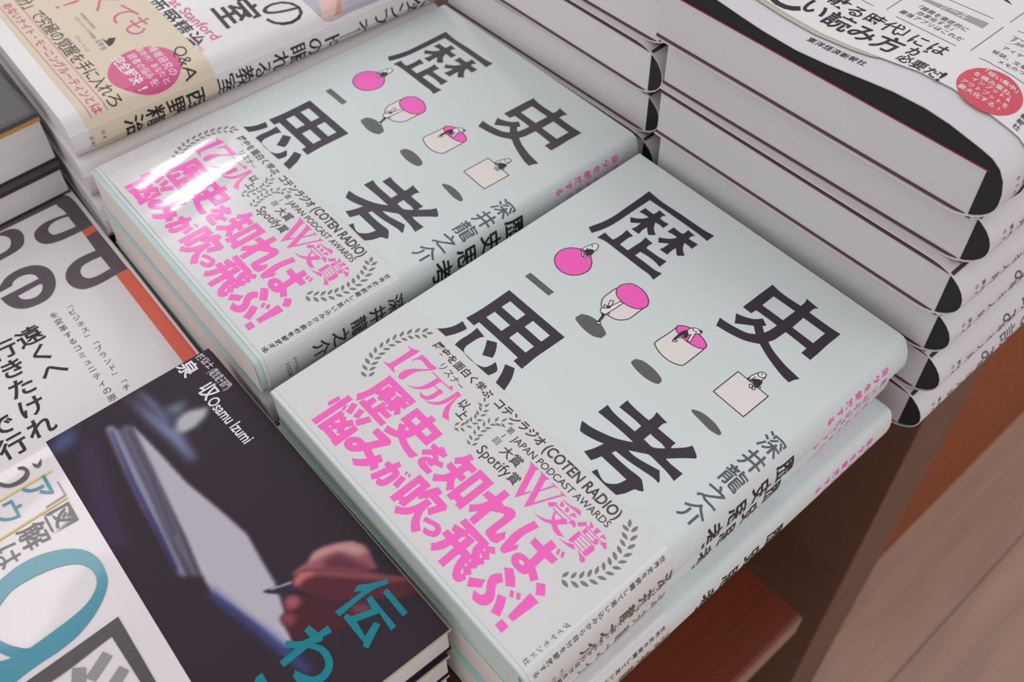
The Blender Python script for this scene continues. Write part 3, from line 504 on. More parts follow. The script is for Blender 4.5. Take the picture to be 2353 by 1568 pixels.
["leaf",[[[62.54,45.21],[63.03,46.36],[64.4,46.94],[63.72,45.61]]]],
["leaf",[[[62.04,45.23],[60.89,45.72],[60.31,47.1],[61.63,46.41]]]],
["leaf",[[[62.69,43.13],[62.88,44.37],[64.06,45.27],[63.73,43.82]]]],
["leaf",[[[62.2,43.03],[60.96,43.22],[60.06,44.4],[61.51,44.07]]]],
["leaf",[[[63.15,41.02],[63.34,42.26],[64.52,43.16],[64.2,41.71]]]],
["leaf",[[[62.66,40.91],[61.42,41.1],[60.52,42.29],[61.97,41.96]]]],
["leaf",[[[63.96,39.12],[63.77,40.36],[64.63,41.58],[64.75,40.09]]]],
["leaf",[[[63.53,38.87],[62.29,38.69],[61.07,39.55],[62.55,39.67]]]],
["leaf",[[[65.03,37.24],[64.84,38.48],[65.7,39.7],[65.82,38.22]]]],
["leaf",[[[64.6,37.0],[63.36,36.81],[62.14,37.67],[63.63,37.79]]]],
["slogan",[[[22.82,35.26],[38.05,34.99],[38.09,32.55],[37.92,31.57],[37.87,29.78],[36.21,29.44],[38.58,27.58],[37.36,25.62],[35.69,27.29],[35.61,25.89],[32.79,25.16],[32.97,27.21],[32.14,26.57],[31.14,26.8],[29.94,26.81],[29.64,25.95],[27.61,25.86],[27.29,27.38],[25.96,26.2],[25.62,27.0],[24.81,22.52],[23.71,19.73],[21.49,21.84],[22.48,24.27],[22.86,28.74]],[[25.55,32.66],[27.47,32.69],[27.54,32.23],[26.08,31.99],[26.35,29.57],[25.5,28.75]],[[29.84,32.59],[32.84,32.64],[33.15,31.92],[31.72,31.85],[31.82,29.93],[32.29,29.64],[31.69,28.83],[30.8,29.51],[31.24,29.83],[31.0,31.86],[30.1,31.9]],[[35.59,32.46],[37.34,32.52],[37.5,31.91],[35.72,31.96]]]],
["slogan",[[[24.78,19.83],[24.9,22.09],[26.21,22.19],[26.44,25.11],[28.7,25.02],[28.86,22.18],[30.24,22.11],[30.52,26.54],[31.95,26.36],[32.79,25.16],[37.04,24.96],[37.1,22.85],[32.93,22.7],[32.96,21.95],[38.19,21.72],[38.15,19.52]]]],
["slogan",[[[40.39,33.48],[46.24,33.37],[46.16,35.1],[48.93,35.12],[49.02,33.32],[54.88,33.06],[54.78,25.93],[48.8,25.94],[48.49,24.09],[47.71,22.73],[50.36,21.89],[53.15,21.46],[55.93,21.55],[55.01,18.83],[51.52,19.18],[47.84,20.12],[45.81,21.0],[43.43,19.81],[40.35,18.98],[39.25,21.44],[41.65,21.92],[43.57,22.5],[42.35,23.71],[41.4,25.07],[43.48,26.08],[40.35,26.25]],[[43.09,30.95],[46.01,30.8],[46.13,28.51],[43.06,28.59]],[[48.92,30.75],[51.99,30.7],[52.0,28.33],[48.97,28.41]],[[43.96,25.88],[45.76,26.01],[45.32,24.37]]]],
["slogan",[[[55.66,28.48],[58.22,28.55],[58.85,29.74],[60.95,29.46],[60.92,29.04],[62.55,28.85],[62.41,27.09],[59.59,26.45],[60.95,26.13],[62.11,25.1],[64.02,25.83],[65.26,24.19],[62.42,23.2],[62.35,21.83],[60.46,21.69],[60.05,22.2],[60.34,23.75],[59.73,24.79],[59.03,25.0],[56.59,22.67],[55.08,23.97],[57.32,26.58],[56.07,26.7]]]],
["slogan",[[[60.23,24.2],[58.51,23.45],[57.33,21.91],[57.35,20.46],[58.28,19.54],[60.02,19.03],[62.21,19.03],[63.94,19.15],[64.02,21.1],[61.19,21.28],[59.78,21.42],[59.64,22.0],[60.23,22.41],[60.55,23.58]]]],
["slogan",[[[67.39,34.9],[69.77,34.32],[69.37,32.66],[73.52,32.38],[73.51,30.21],[71.6,30.03],[71.37,27.87],[73.49,27.8],[73.54,25.49],[71.09,25.41],[72.1,23.67],[74.12,21.9],[72.74,19.59],[70.29,22.16],[66.93,18.72],[64.99,20.73],[67.48,22.89],[68.41,25.34],[65.36,25.61],[65.38,28.05],[68.78,27.9],[68.51,30.37],[66.83,28.28],[64.92,29.99],[66.58,32.3]]]],
["slogan",[[[74.08,33.24],[81.22,33.12],[81.31,18.39],[78.65,18.53],[78.63,19.43],[76.83,19.53],[76.71,18.57],[74.11,18.63]],[[76.72,30.88],[78.46,30.75],[78.62,22.09],[76.67,22.13]]]],
["slogan",[[[85.31,34.04],[88.02,33.91],[88.12,30.33],[89.68,29.9],[92.14,31.07],[94.04,31.04],[95.15,29.55],[94.98,21.64],[95.81,21.38],[97.11,23.99],[98.71,22.23],[98.37,19.35],[96.81,18.39],[93.18,18.78],[92.52,19.82],[92.57,27.33],[91.7,27.87],[88.26,25.43],[88.45,18.2],[85.9,18.2],[85.68,22.47],[83.8,19.99],[81.89,21.96],[83.91,24.48],[85.12,27.47],[82.01,27.32],[81.97,29.75],[85.3,30.19]]]],
["slogan",[[[100.27,33.38],[103.06,32.87],[101.9,27.48],[102.42,22.52],[103.23,23.99],[104.13,22.38],[102.38,18.35],[100.54,18.45],[99.95,19.81],[99.13,26.2]]]],
["slogan",[[[104.79,29.49],[108.89,29.35],[108.92,32.68],[111.89,32.35],[111.82,29.69],[115.29,29.51],[115.16,27.11],[112.08,26.84],[112.47,22.47],[116.19,20.43],[115.13,18.16],[112.61,19.55],[111.91,18.33],[109.61,17.65],[106.63,18.02],[104.93,19.55],[104.78,21.09],[105.57,22.25],[107.44,22.88],[109.5,22.87],[109.22,26.66],[105.22,27.05]],[[107.15,20.57],[107.88,21.08],[109.11,21.03],[109.6,20.44],[109.22,19.86],[108.0,19.81]]]],
["slogan",[[[112.57,32.24],[113.42,32.48],[114.29,30.69],[113.35,30.4]]]],
["slogan",[[[114.14,32.52],[115.05,32.84],[116.01,30.87],[115.06,30.68]]]],
["slogan",[[[116.54,19.23],[118.66,20.91],[120.2,19.64],[121.51,17.96],[119.28,16.27],[117.91,17.95]]]],
["slogan",[[[17.92,16.43],[19.66,15.99],[19.07,11.32],[17.52,12.0]]]],
["slogan",[[[19.95,19.19],[22.45,19.15],[22.46,3.47],[19.86,3.46]]]],
["slogan",[[[22.6,15.34],[23.19,16.51],[24.33,14.07],[23.36,13.54]]]],
["slogan",[[[23.4,18.33],[25.48,19.02],[27.27,14.94],[25.03,14.16]]]],
["slogan",[[[27.22,18.55],[29.3,19.15],[30.47,15.59],[28.28,14.9]]]],
["slogan",[[[32.16,19.15],[34.5,18.19],[32.46,13.39],[30.16,14.47]]]],
["slogan",[[[23.5,13.43],[25.75,13.28],[26.01,12.42],[26.9,13.08],[28.37,12.0],[29.2,14.04],[31.33,13.18],[34.07,13.01],[34.29,3.14],[31.63,3.26],[31.43,3.65],[25.75,3.91],[25.79,3.43],[23.3,3.46]],[[26.07,11.03],[27.29,9.79],[25.94,8.31]],[[26.04,7.29],[27.28,6.29],[26.01,6.23]],[[28.89,7.85],[30.36,6.51],[31.34,7.58],[31.44,6.18],[27.81,6.16]],[[31.6,12.66],[31.33,8.84],[30.24,10.35]]]],
["slogan",[[[37.82,18.24],[44.95,18.46],[46.29,17.17],[43.27,11.38],[46.37,10.49],[47.14,12.42],[49.81,11.42],[49.38,9.59],[50.88,8.72],[50.05,6.13],[48.21,7.01],[46.66,5.06],[44.48,3.25],[41.81,4.37],[43.72,5.88],[45.33,8.07],[42.04,9.05],[41.08,7.5],[39.49,5.91],[37.49,5.3],[35.79,5.68],[34.8,6.58],[34.46,8.22],[35.38,9.99],[36.99,11.25],[40.2,11.65],[42.15,15.64],[38.12,15.77]],[[37.23,8.0],[37.35,8.88],[38.89,9.31],[38.68,8.59],[37.77,7.7]]]],
["slogan",[[[50.99,12.82],[52.97,13.04],[53.61,15.35],[55.62,14.64],[55.31,13.1],[56.99,12.77],[57.78,11.97],[58.15,10.46],[58.07,7.07],[57.28,5.26],[56.06,4.49],[54.8,4.42],[53.95,6.1],[53.0,4.25],[51.16,5.19],[52.56,10.8],[51.09,10.89]],[[55.0,10.83],[55.84,10.8],[55.57,6.92],[54.41,6.27],[54.01,6.4]]]],
["slogan",[[[58.3,12.44],[60.36,12.8],[61.44,8.41],[59.19,8.2]]]],
["slogan",[[[58.13,14.74],[59.03,14.77],[59.34,13.78],[58.68,13.43]]]],
["slogan",[[[59.43,14.97],[60.34,15.02],[60.82,13.87],[60.02,13.7]]]],
["slogan",[[[62.13,17.26],[67.98,17.27],[68.21,5.71],[65.94,5.27],[65.6,6.05],[64.78,5.84],[64.67,4.48],[62.3,4.52]],[[64.68,14.92],[65.55,14.99],[65.68,8.22],[64.86,8.01]]]],
["slogan",[[[68.21,14.35],[70.02,18.66],[72.72,18.26],[72.41,16.62],[77.32,16.38],[78.39,14.96],[76.02,9.64],[73.82,10.95],[75.16,14.01],[71.18,14.03],[69.05,10.89],[68.36,11.62]]]],
["slogan",[[[70.81,13.29],[73.36,13.19],[73.55,10.89],[74.08,8.74],[75.44,6.62],[77.32,5.1],[78.62,4.32],[77.28,1.74],[75.35,2.95],[73.64,4.64],[72.34,7.05],[70.95,4.4],[67.86,2.0],[66.16,4.14],[68.36,5.42],[69.75,7.4],[70.54,9.87]]]],
["slogan",[[[75.81,8.61],[79.55,9.79],[81.37,10.0],[82.68,9.44],[83.56,8.2],[83.59,6.47],[82.7,5.5],[81.18,4.7],[79.43,4.42],[78.4,5.93],[80.03,6.31],[81.39,6.91],[81.54,7.74],[81.09,8.35],[80.06,8.34],[76.33,6.92]]]],
["slogan",[[[84.88,17.7],[96.76,17.4],[96.93,16.37],[99.04,17.83],[100.75,16.25],[99.14,15.14],[101.05,13.81],[99.89,12.41],[100.99,11.63],[99.96,9.44],[100.66,8.74],[99.38,7.63],[101.15,6.22],[100.09,4.76],[101.21,3.91],[100.5,1.89],[99.32,1.22],[97.7,1.51],[96.1,3.09],[94.7,5.78],[94.24,8.03],[93.1,7.98],[93.25,1.44],[90.58,1.46],[90.38,8.22],[89.02,8.33],[88.47,5.56],[87.2,3.23],[86.21,2.18],[84.26,4.11],[85.13,4.93],[86.29,8.39],[84.04,8.55],[84.03,10.96],[86.6,11.05],[86.45,11.86],[85.06,11.65],[83.96,13.78],[86.13,14.38],[88.67,15.17],[84.73,15.39]],[[89.14,12.7],[90.26,13.4],[90.38,10.78],[89.26,10.77]],[[89.34,14.94],[94.24,15.07],[94.47,12.8],[95.96,10.56],[93.26,10.74],[93.09,14.68],[90.56,14.6],[89.94,14.37]],[[96.9,9.68],[97.73,9.18],[97.06,8.46]],[[97.06,7.95],[97.96,7.12],[97.21,6.29]],[[97.49,5.89],[99.26,4.76],[98.62,4.06],[97.91,4.66]],[[96.99,15.57],[97.86,14.8],[97.24,14.03]],[[97.38,13.32],[98.94,12.65],[98.75,11.93],[98.0,12.17]]]],
["slogan",[[[101.24,5.19],[105.35,8.34],[106.46,5.69],[103.2,2.68]]]],
["slogan",[[[107.12,13.44],[109.58,11.87],[108.82,10.22],[109.33,8.92],[111.22,6.92],[112.15,4.92],[111.91,3.12],[110.66,1.87],[109.03,1.29],[107.29,1.19],[105.5,3.49],[107.93,3.91],[108.78,4.85],[108.4,5.85],[106.16,8.32],[105.39,10.17],[105.8,11.87]]]],
["slogan",[[[106.08,15.33],[108.31,17.14],[111.33,15.24],[113.27,13.34],[111.01,11.51],[108.81,13.31]]]],
["slogan",[[[113.02,11.76],[114.06,12.29],[115.52,10.64],[114.36,9.98]]]],
["slogan",[[[114.85,12.67],[116.04,13.24],[117.42,11.64],[116.3,11.02]]]],
["slogan",[[[111.44,7.97],[114.01,9.1],[115.48,7.18],[117.27,3.57],[114.43,2.51],[113.13,5.4]]]],
["slogan",[[[117.8,15.47],[121.79,15.32],[121.06,5.37],[118.77,5.42]]]],
["slogan",[[[118.25,3.54],[121.43,3.44],[121.48,0.5],[118.28,0.76]]]],
["slogan",[[[16.74,48.51],[18.41,48.73],[19.73,49.21],[21.27,50.25],[21.38,48.92],[20.84,38.93],[21.24,38.25],[22.96,37.53],[22.85,37.12],[16.62,37.31],[16.52,37.64],[18.27,38.17],[18.57,39.06],[18.77,47.41],[18.43,47.99],[16.74,48.25]]]],
["slogan",[[[23.37,49.88],[24.04,49.55],[26.2,49.65],[29.05,49.38],[31.38,49.78],[31.64,49.05],[30.88,47.37],[28.88,44.93],[27.73,42.56],[27.41,40.55],[27.47,38.24],[26.97,37.14],[25.98,36.79],[25.13,37.33],[24.49,38.84],[24.67,40.7],[26.06,43.14],[28.03,45.11],[30.23,47.52],[28.29,47.44],[26.24,47.82],[24.78,47.72],[23.77,47.0],[23.05,45.15],[22.69,45.36],[23.01,47.1]]]],
["slogan",[[[31.67,47.5],[40.67,47.32],[41.41,48.74],[42.47,47.93],[43.04,47.04],[40.4,46.92],[37.64,46.91],[37.05,46.52],[36.98,43.91],[36.52,41.77],[35.28,39.77],[33.54,38.16],[32.05,37.61],[30.52,37.2],[32.75,38.55],[34.01,40.04],[34.81,43.16],[35.02,47.04],[31.7,47.16]]]],
["slogan",[[[36.86,44.21],[39.21,44.18],[40.08,44.77],[41.19,44.36],[41.71,43.68],[41.25,43.18],[41.2,40.46],[40.62,38.93],[39.71,37.93],[38.46,37.45],[37.28,37.41],[35.55,38.92],[37.46,38.5],[38.75,39.2],[39.34,40.73],[39.49,43.69],[37.02,43.83]]]],
["slogan",[[[44.45,48.47],[45.47,48.51],[46.81,48.01],[46.59,47.06],[47.01,44.68],[47.87,42.45],[49.4,40.3],[52.25,38.05],[50.89,37.94],[49.54,37.33],[48.05,38.81],[46.93,40.73],[46.33,43.24],[46.22,47.37],[45.87,45.38],[45.47,41.94],[44.29,39.67],[42.27,38.09],[39.59,37.28],[42.24,39.11],[43.66,41.19],[44.29,44.19]]]],
["slogan",[[[82.77,47.7],[87.33,47.55],[86.71,46.67],[90.48,37.89],[91.52,39.97],[91.86,39.53],[89.88,34.63],[89.44,34.94],[84.29,46.3]]]],
["slogan",[[[87.88,47.53],[92.4,47.53],[91.63,46.47],[95.21,37.68],[99.11,46.36],[97.8,47.13],[100.93,47.15],[99.86,46.3],[94.6,34.44],[94.23,34.62],[89.27,46.57]]]],
["slogan",[[[93.18,42.27],[94.8,46.89],[93.42,47.22],[96.68,47.32],[95.46,46.59],[93.6,42.05]]]],
["slogan",[[[100.34,45.51],[104.07,45.81],[107.17,46.84],[108.11,46.5],[108.98,45.39],[106.18,45.37],[102.74,45.15]]]],
["slogan",[[[101.02,44.86],[102.64,44.44],[102.9,43.54],[101.91,43.05],[101.52,43.42]]]],
["slogan",[[[103.74,44.67],[105.03,44.49],[105.41,43.54],[104.61,42.86],[104.06,43.24]]]],
["slogan",[[[106.83,44.91],[108.7,44.22],[106.27,42.72]]]],
["slogan",[[[98.35,41.13],[98.65,41.65],[100.35,43.4],[100.64,42.65],[108.27,42.39],[108.91,42.89],[110.07,42.24],[110.88,41.39],[110.52,41.0],[109.15,41.22],[108.07,40.82],[108.17,42.01],[100.87,42.11],[100.38,40.97],[99.48,40.38]]]],
["slogan",[[[109.99,43.12],[110.46,43.63],[111.99,45.5],[112.41,44.61],[120.4,44.05],[121.25,44.8],[122.49,43.71],[122.79,42.93],[122.23,42.69],[120.96,43.16],[120.01,42.68],[120.37,43.75],[112.45,44.08],[111.96,42.96],[111.08,42.38]]]],
["slogan",[[[112.58,46.54],[114.52,45.97],[114.89,45.21],[113.84,44.64]]]],
["slogan",[[[115.54,46.5],[117.57,46.25],[117.07,45.13],[116.98,44.26],[115.7,44.57]]]],
["slogan",[[[118.65,46.29],[120.58,45.57],[118.45,44.56]]]],
["slogan",[[[113.22,43.96],[114.62,43.39],[114.58,41.83],[113.25,41.7]]]],
["slogan",[[[118.08,43.01],[118.77,43.76],[119.74,42.95],[119.68,41.57],[118.28,41.53]]]],
["slogan",[[[112.47,41.34],[113.8,41.16],[114.14,37.18],[113.61,36.59],[112.57,36.58]]]],
["slogan",[[[118.69,40.48],[119.54,41.23],[120.65,40.2],[120.4,36.58],[118.92,36.62],[118.69,36.93]]]],
["slogan",[[[109.83,34.71],[112.78,35.49],[114.84,36.81],[116.55,35.69],[114.24,35.03]]]],
["slogan",[[[116.87,36.42],[118.54,36.21],[120.78,35.89],[121.5,35.03],[121.15,34.28],[120.25,34.21],[118.68,35.44]]]],
["slogan",[[[101.06,41.13],[106.13,40.93],[106.82,41.38],[108.34,40.34],[106.15,37.74],[108.02,36.91],[111.17,36.26],[110.06,35.9],[109.2,35.15],[106.78,35.55],[104.81,36.47],[102.26,35.4],[98.29,35.14],[101.74,36.2],[103.85,37.54],[102.84,38.96],[102.24,40.65],[101.12,40.69]],[[102.82,40.58],[105.85,40.4],[104.63,38.48],[103.66,39.08]]]],
["slogan",[[[114.6,43.18],[118.17,42.92]]],0.32,0],
["slogan",[[[114.59,41.91],[118.22,41.65]]],0.32,0],
["slogan",[[[113.83,41.07],[118.8,40.86]]],0.32,0],
["slogan",[[[113.87,39.82],[118.93,39.61]]],0.32,0],
["slogan",[[[113.99,38.59],[118.91,38.21]]],0.32,0],
["slogan",[[[114.13,37.35],[118.94,36.91]]],0.32,0]],"text":[["author","c","深井龍之介",132.76,112.45,-0.1,-9.823,9.04,-0.58,0.012,1.0,1.0],
["small","c","ダイヤモンド社",132.81,16.39,0.005,-2.713,2.17,0.11,0.0,1.0,1.0],
["bandtext","c","歴史を面白く学ぶ",24.3,56.51,3.99,-0.113,3.91,-1.62,0.022,1.0,1.0],
["bandtext","c","コテンラジオ",58.5,55.76,4.156,-0.042,4.24,-0.58,0.026,1.0,1.0],
["bandtext","l","(COTEN RADIO)",82.4,55.58,35.18,0,4.0,-1.53,0.02,1,1],
["bandtext","c","リスナ",32.55,51.65,3.715,-0.275,3.65,-4.23,0.0,1.0,1.0],
["bandtext","c","ー",43.28,50.72,1.99,-0.08,3.19,-2.3,0.0,1.0,1.0],
["bandtext","c","以",50.28,46.49,0,0,4.2,-1.5,0.02,1,1],
["bandtext","c","上",53.16,43.35,0,0,4.2,-1.5,0.02,1,1],
["bandtext","c","第1回",69.4,51.0,-0.03,-3.07,2.92,-0.56,0.0,1.0,1.0],
["bandtext","l","JAPAN PODCAST AWARDS",72.26,49.95,45.38,0,2.7,-0.18,0.005,1,1],
["bandtext","c","大賞",75.16,44.35,4.54,0.06,4.54,0.76,0.012,1.0,1.0],
["bandtext","l","Spotify",67.56,38.81,14.49,0,4.0,1.46,0.004,1,1],
["bandtext","c","賞",84.25,39.15,0,0,4.4,-1.2,0.012,1,1],
["spinefine","c","世界史を俯瞰して思い込みから自分を解放する",137.0,54.35,0.039,-2.701,2.38,0.84,0.01,1.0,1.0],
["spinetitle","c","歴史思考",144.4,114.0,0,-12.5,10.6,0,0.014,1.15,1.0],
["spineauthor","c","深井龍之介",145.4,53.6,0,-8.5,7.6,0,0.014,1.1,1.0],
["spinepink","c","自分を解放する",139.4,170.8,0,-5.3,3.9,0,0.03,1.0,1.0],
["spinepink","c","思い込みから",144.6,170.8,0,-5.3,3.9,0,0.01,1.0,1.0],
["spinepink","c","世界史を俯瞰して",149.4,171.0,0,-5.3,3.9,0,0.01,1.0,1.0],
["spinesmall","c","ダイヤモンド社",142.4,8.4,1.75,0,1.7,0,0.0,1,1],
["spinesmall","l","112279",142.6,5.2,8.0,0,1.6,0,0.0,1,1]]},"G":{"poly":[["rose",[[[28.86,10.78],[136.31,11.55]]],0.3,0],
["rose",[[[35.1,18.51],[136.06,18.91]]],0.3,0],
["rosefill",[[[138.03,42.91],[137.9,44.95],[137.5,46.96],[136.84,48.91],[135.93,50.75],[134.79,52.45],[133.44,54.0],[131.9,55.35],[130.19,56.49],[128.35,57.39],[126.41,58.05],[124.4,58.45],[122.35,58.59],[120.3,58.45],[118.29,58.05],[116.35,57.39],[114.51,56.49],[112.8,55.35],[111.26,54.0],[109.91,52.45],[108.77,50.75],[107.86,48.91],[107.2,46.96],[106.8,44.95],[106.67,42.91],[106.8,40.86],[107.2,38.85],[107.86,36.9],[108.77,35.06],[109.91,33.36],[111.26,31.82],[112.8,30.46],[114.51,29.32],[116.35,28.42],[118.29,27.76],[120.3,27.36],[122.35,27.22],[124.4,27.36],[126.41,27.76],[128.35,28.42],[130.19,29.32],[131.9,30.46],[133.44,31.82],[134.79,33.36],[135.93,35.06],[136.84,36.9],[137.5,38.85],[137.9,40.86]]]],
["dark",[[[91.93,40.18],[93.41,42.7],[96.95,39.76],[97.81,37.53],[89.73,37.46],[93.12,38.32]]]],
["mauve",[[[111.36,124.62],[119.69,123.27],[137.27,124.83],[138.23,140.17],[138.55,155.53],[139.42,169.81]]]],
["skin",[[[117.6,132.33],[124.4,129.1],[134.09,125.22],[137.22,124.97],[137.25,133.96],[131.05,137.81],[125.3,141.87]]]],
["skindark",[[[123.17,139.23],[129.92,135.94],[137.19,130.25],[137.25,133.96],[131.05,137.81],[125.3,141.87]]]]],"text":[["dark","c","分」で究極の覚醒を手に入れろ",39.87,22.25,7.183,0.101,7.54,0.8,0.0,1.0,1.0],
["rose","c","めないナイト・モーニングルーティンとは",38.62,14.22,5.281,0.058,5.02,0.63,0.012,1.0,1.0],
["rose","c","くても",64.54,50.64,13.38,2.175,15.59,9.23,-0.006,1.0,1.0],
["rose","c","!",54.64,36.94,0,0,16,-6,-0.006,1,1],
["whitepr","c","睡眠研究の",112.13,52.04,4.915,-0.112,4.42,-1.31,0.0,1.0,1.0],
["whitepr","c","最新作！あなたと",108.7,47.13,3.696,0.004,3.51,0.07,0.0,1.0,1.0],
["whitepr","c","読者の悩みを",111.18,42.42,4.404,-0.042,4.18,-0.55,0.0,1.0,1.0],
["whitepr","c","完全解決!",109.99,36.43,5.942,0.075,5.94,0.72,0.015,1.0,1.0],
["dark","l","Q&A",117.21,61.62,22.0,0,5.5,-11.91,-0.004,1,1],
["fineprint","c","世界睡眠学会理事長",66.04,38.26,1.751,0.005,1.58,0.16,0,1.0,1.0],
["fineprint","c","スタンフォード大学教授",67.53,35.2,1.977,-0.01,1.78,-0.29,0,1.0,1.0],
["fineprint","c","パフォーマンス",81.47,29.21,2.168,-0.068,1.95,-1.81,0,1.0,1.0],
["fineprint","c","幻冬舎",91.32,35.43,3.05,-0.18,3.06,-3.38,0,1.0,1.0],
["dark","c","西野精治",81.19,68.39,11.663,0.187,11.08,0.92,0.012,1.0,1.0],
["rose","l","at Stanford",81.75,76.28,40.37,0,5.0,2.83,0.01,1,1],
["ink","c","室",109.47,94.9,0,0,21,-4,0.012,1,1],
["ink","c","教",76.82,92.27,0,0,21,-4,0.012,1,1],
["ink","c","の",123.11,111.81,0,0,24,-3,-0.004,1,1],
["rose","l","Seiji",116.96,69.92,9.74,0,2.2,-6.96,-0.004,1,1],
["spine1","c","西野精治",149,56.4,0,-9.7,9.6,0,0.012,1.35,1],
["spine1","c","幻冬舎",144.5,13.4,2.6,-0.2,1.9,0,0,1,1],
["spine1","c","幻冬舎",145.0,8.0,2.6,-0.2,1.9,0,0,1,1],
["spine2","c","スタンフォードの眠れる教室",149.0,181.5,0,-9.15,9.6,0,0.006,1.45,1]]},"F":{"poly":[["teal",[[[116.64,196.93],[118.47,199.69],[119.83,202.34],[120.98,205.24],[122.65,204.71],[121.24,199.98],[121.15,193.79],[121.71,186.37],[119.46,186.28],[119.34,196.83],[117.81,194.55]]]],
["teal",[[[123.59,203.35],[134.48,203.41],[134.56,201.42],[123.84,201.49]]]],
["teal",[[[122.33,198.08],[129.21,197.94],[135.75,197.99],[135.98,195.93],[128.87,196.54],[126.6,189.55],[132.23,188.75],[130.17,193.62],[132.19,194.52],[136.13,187.13],[134.26,186.36],[133.75,187.25],[122.86,187.11],[122.26,188.61],[124.09,189.32],[126.23,195.53],[122.38,196.13]]]],
["teal",[[[117.96,177.66],[121.91,178.39],[121.76,182.0],[124.52,181.74],[123.99,178.8],[124.97,177.93],[124.02,175.38],[126.37,177.0],[129.18,177.45],[132.43,176.74],[134.61,174.85],[135.68,172.25],[135.44,168.68],[132.51,165.25],[128.68,164.85],[127.26,166.5],[130.71,168.07],[132.82,169.99],[133.13,172.29],[131.85,174.39],[129.26,175.28],[126.58,174.96],[123.96,173.31],[123.97,172.47],[124.47,164.45],[122.08,164.32],[121.58,170.24],[119.35,167.91],[117.59,169.45],[120.67,172.72],[121.6,175.7],[118.57,175.35]]]],
["teal",[[[121.6,158.48],[125.91,158.05],[124.28,153.42],[121.59,156.26]]]],
["obiteal",[[[41.85,107.28],[41.14,110.44],[40.0,116.73],[40.52,122.87],[42.89,129.25],[46.08,133.78],[50.11,136.89],[55.66,138.22],[61.73,137.49],[65.02,135.95],[68.92,132.18],[72.22,127.14],[74.58,121.19],[75.46,115.1],[75.47,109.51],[75.62,104.84],[75.91,98.37],[72.55,94.42],[65.66,97.3],[66.93,99.49],[68.32,103.0],[64.09,100.7],[60.81,99.33]],[[50.07,105.24],[49.32,106.97],[46.98,111.77],[46.76,117.64],[47.93,124.44],[50.18,129.83],[52.91,133.03],[56.69,134.7],[60.55,134.56],[63.64,132.8],[66.26,129.06],[67.67,124.01],[68.33,117.47],[68.84,110.17],[68.63,107.94],[66.27,105.74],[63.38,103.76],[58.09,101.86]]]],
["obiink",[[[77.1,133.74],[105.69,132.65],[102.76,129.21],[81.73,129.22],[82.77,105.74],[78.29,100.49],[77.75,117.79]]]],
["obigrey",[[[84.48,124.97],[87.59,126.52],[91.55,118.89],[88.58,117.31]]]],
["obigrey",[[[91.92,126.72],[94.99,128.25],[97.47,123.67],[94.83,121.25]]]],
["obigrey",[[[83.2,115.45],[85.68,118.71],[91.04,116.12],[88.24,112.83]]]],
["obigrey",[[[18.58,140.76],[25.09,140.5],[25.34,133.51]]],0.5,0],
["yellow",[[[12.89,140.76],[12.64,119.51]]],0.8,0],
["yellow",[[[26.46,140.38],[27.02,113.49]]],0.8,0],
["obiink",[[[5.61,137.21],[7.47,138.48],[5.77,140.57],[8.28,139.43],[8.86,138.12],[7.49,137.15]]]],
["obiink",[[[4.03,132.66],[4.89,134.38],[7.31,135.14],[8.92,134.79],[10.58,133.17],[10.88,130.45],[9.9,127.28],[8.13,125.47],[6.02,124.32],[4.64,124.91],[8.32,127.44],[9.15,130.17],[8.67,132.71],[7.49,134.01],[6.17,133.81],[5.04,132.49]]]]],"text":[["whitepr","c","技術士",1.85,205.43,2.865,0.34,3.46,6.77,0.012,0.8,1.0],
["whitepr","l","(電気電子部門)",9.91,205.38,11.65,0,3.0,2.71,0.0,1,1],
["whitepr","c","泉",3.65,199.13,0,0,7.3,0,0.02,1,1],
["whitepr","c","収",17.61,199.8,0,0,7.3,0,0.02,1,1],
["whitepr","l","Osamu Izumi",21.59,198.66,25.0,0,4.4,2.16,0.014,1,1],
["obiink","c","図",32.27,135.7,0,0,10.2,-3,0.006,1,1],
["obiink","c","解",32.81,125.72,0,0,10,-3,0.006,1,1],
["obiink","c","は",34.07,116.12,0,0,9.5,-3,0.0,1,1],
["obiteal","c","ア",16.84,134.52,0,0,11,-3,0.01,1,1],
["obiteal","c","ウ",18.82,122.92,0,0,11,-3,0.0,1,1]]},"E":{"poly":[["letters",[[[111.87,141.97],[143.47,142.49],[140.45,137.3],[139.01,137.58],[109.73,136.46]]]],
["letters",[[[143.0,143.23],[146.05,137.59],[146.48,114.07],[140.52,113.65],[139.98,118.05],[139.92,126.26],[139.98,130.82],[139.01,137.58]]]],
["letters",[[[139.97,126.36],[136.11,127.22],[132.0,126.56],[129.61,124.52],[129.06,122.33],[129.39,120.43],[130.37,119.17],[133.84,118.44],[139.98,118.05],[140.52,113.65],[131.09,113.83],[126.37,115.09],[123.86,117.14],[122.54,121.12],[123.45,125.59],[126.64,128.27],[131.7,129.47],[140.07,128.37]]]],
["letters",[[[140.7,108.92],[146.41,109.5],[146.74,78.9],[140.92,78.91],[140.42,98.2]]]],
["letters",[[[140.42,98.2],[140.49,93.4],[136.05,93.56],[132.09,93.06],[129.86,90.55],[129.47,87.2],[130.86,84.54],[134.07,83.45],[140.64,83.93],[140.92,78.91],[133.6,78.38],[128.38,79.03],[125.73,80.47],[123.41,84.27],[122.88,88.91],[124.04,92.84],[126.77,96.15],[130.57,98.03],[135.3,98.57]]]],
["letters",[[[109.44,135.71],[111.71,135.83],[115.31,135.52],[117.77,134.18],[119.42,130.85],[119.14,126.49],[116.89,121.86],[113.58,120.08],[109.66,119.46],[105.14,119.06],[103.03,119.21],[104.51,123.03],[106.63,122.88],[109.7,123.24],[112.24,125.0],[113.6,128.41],[113.26,131.29],[111.03,134.09],[109.05,134.72]]]],
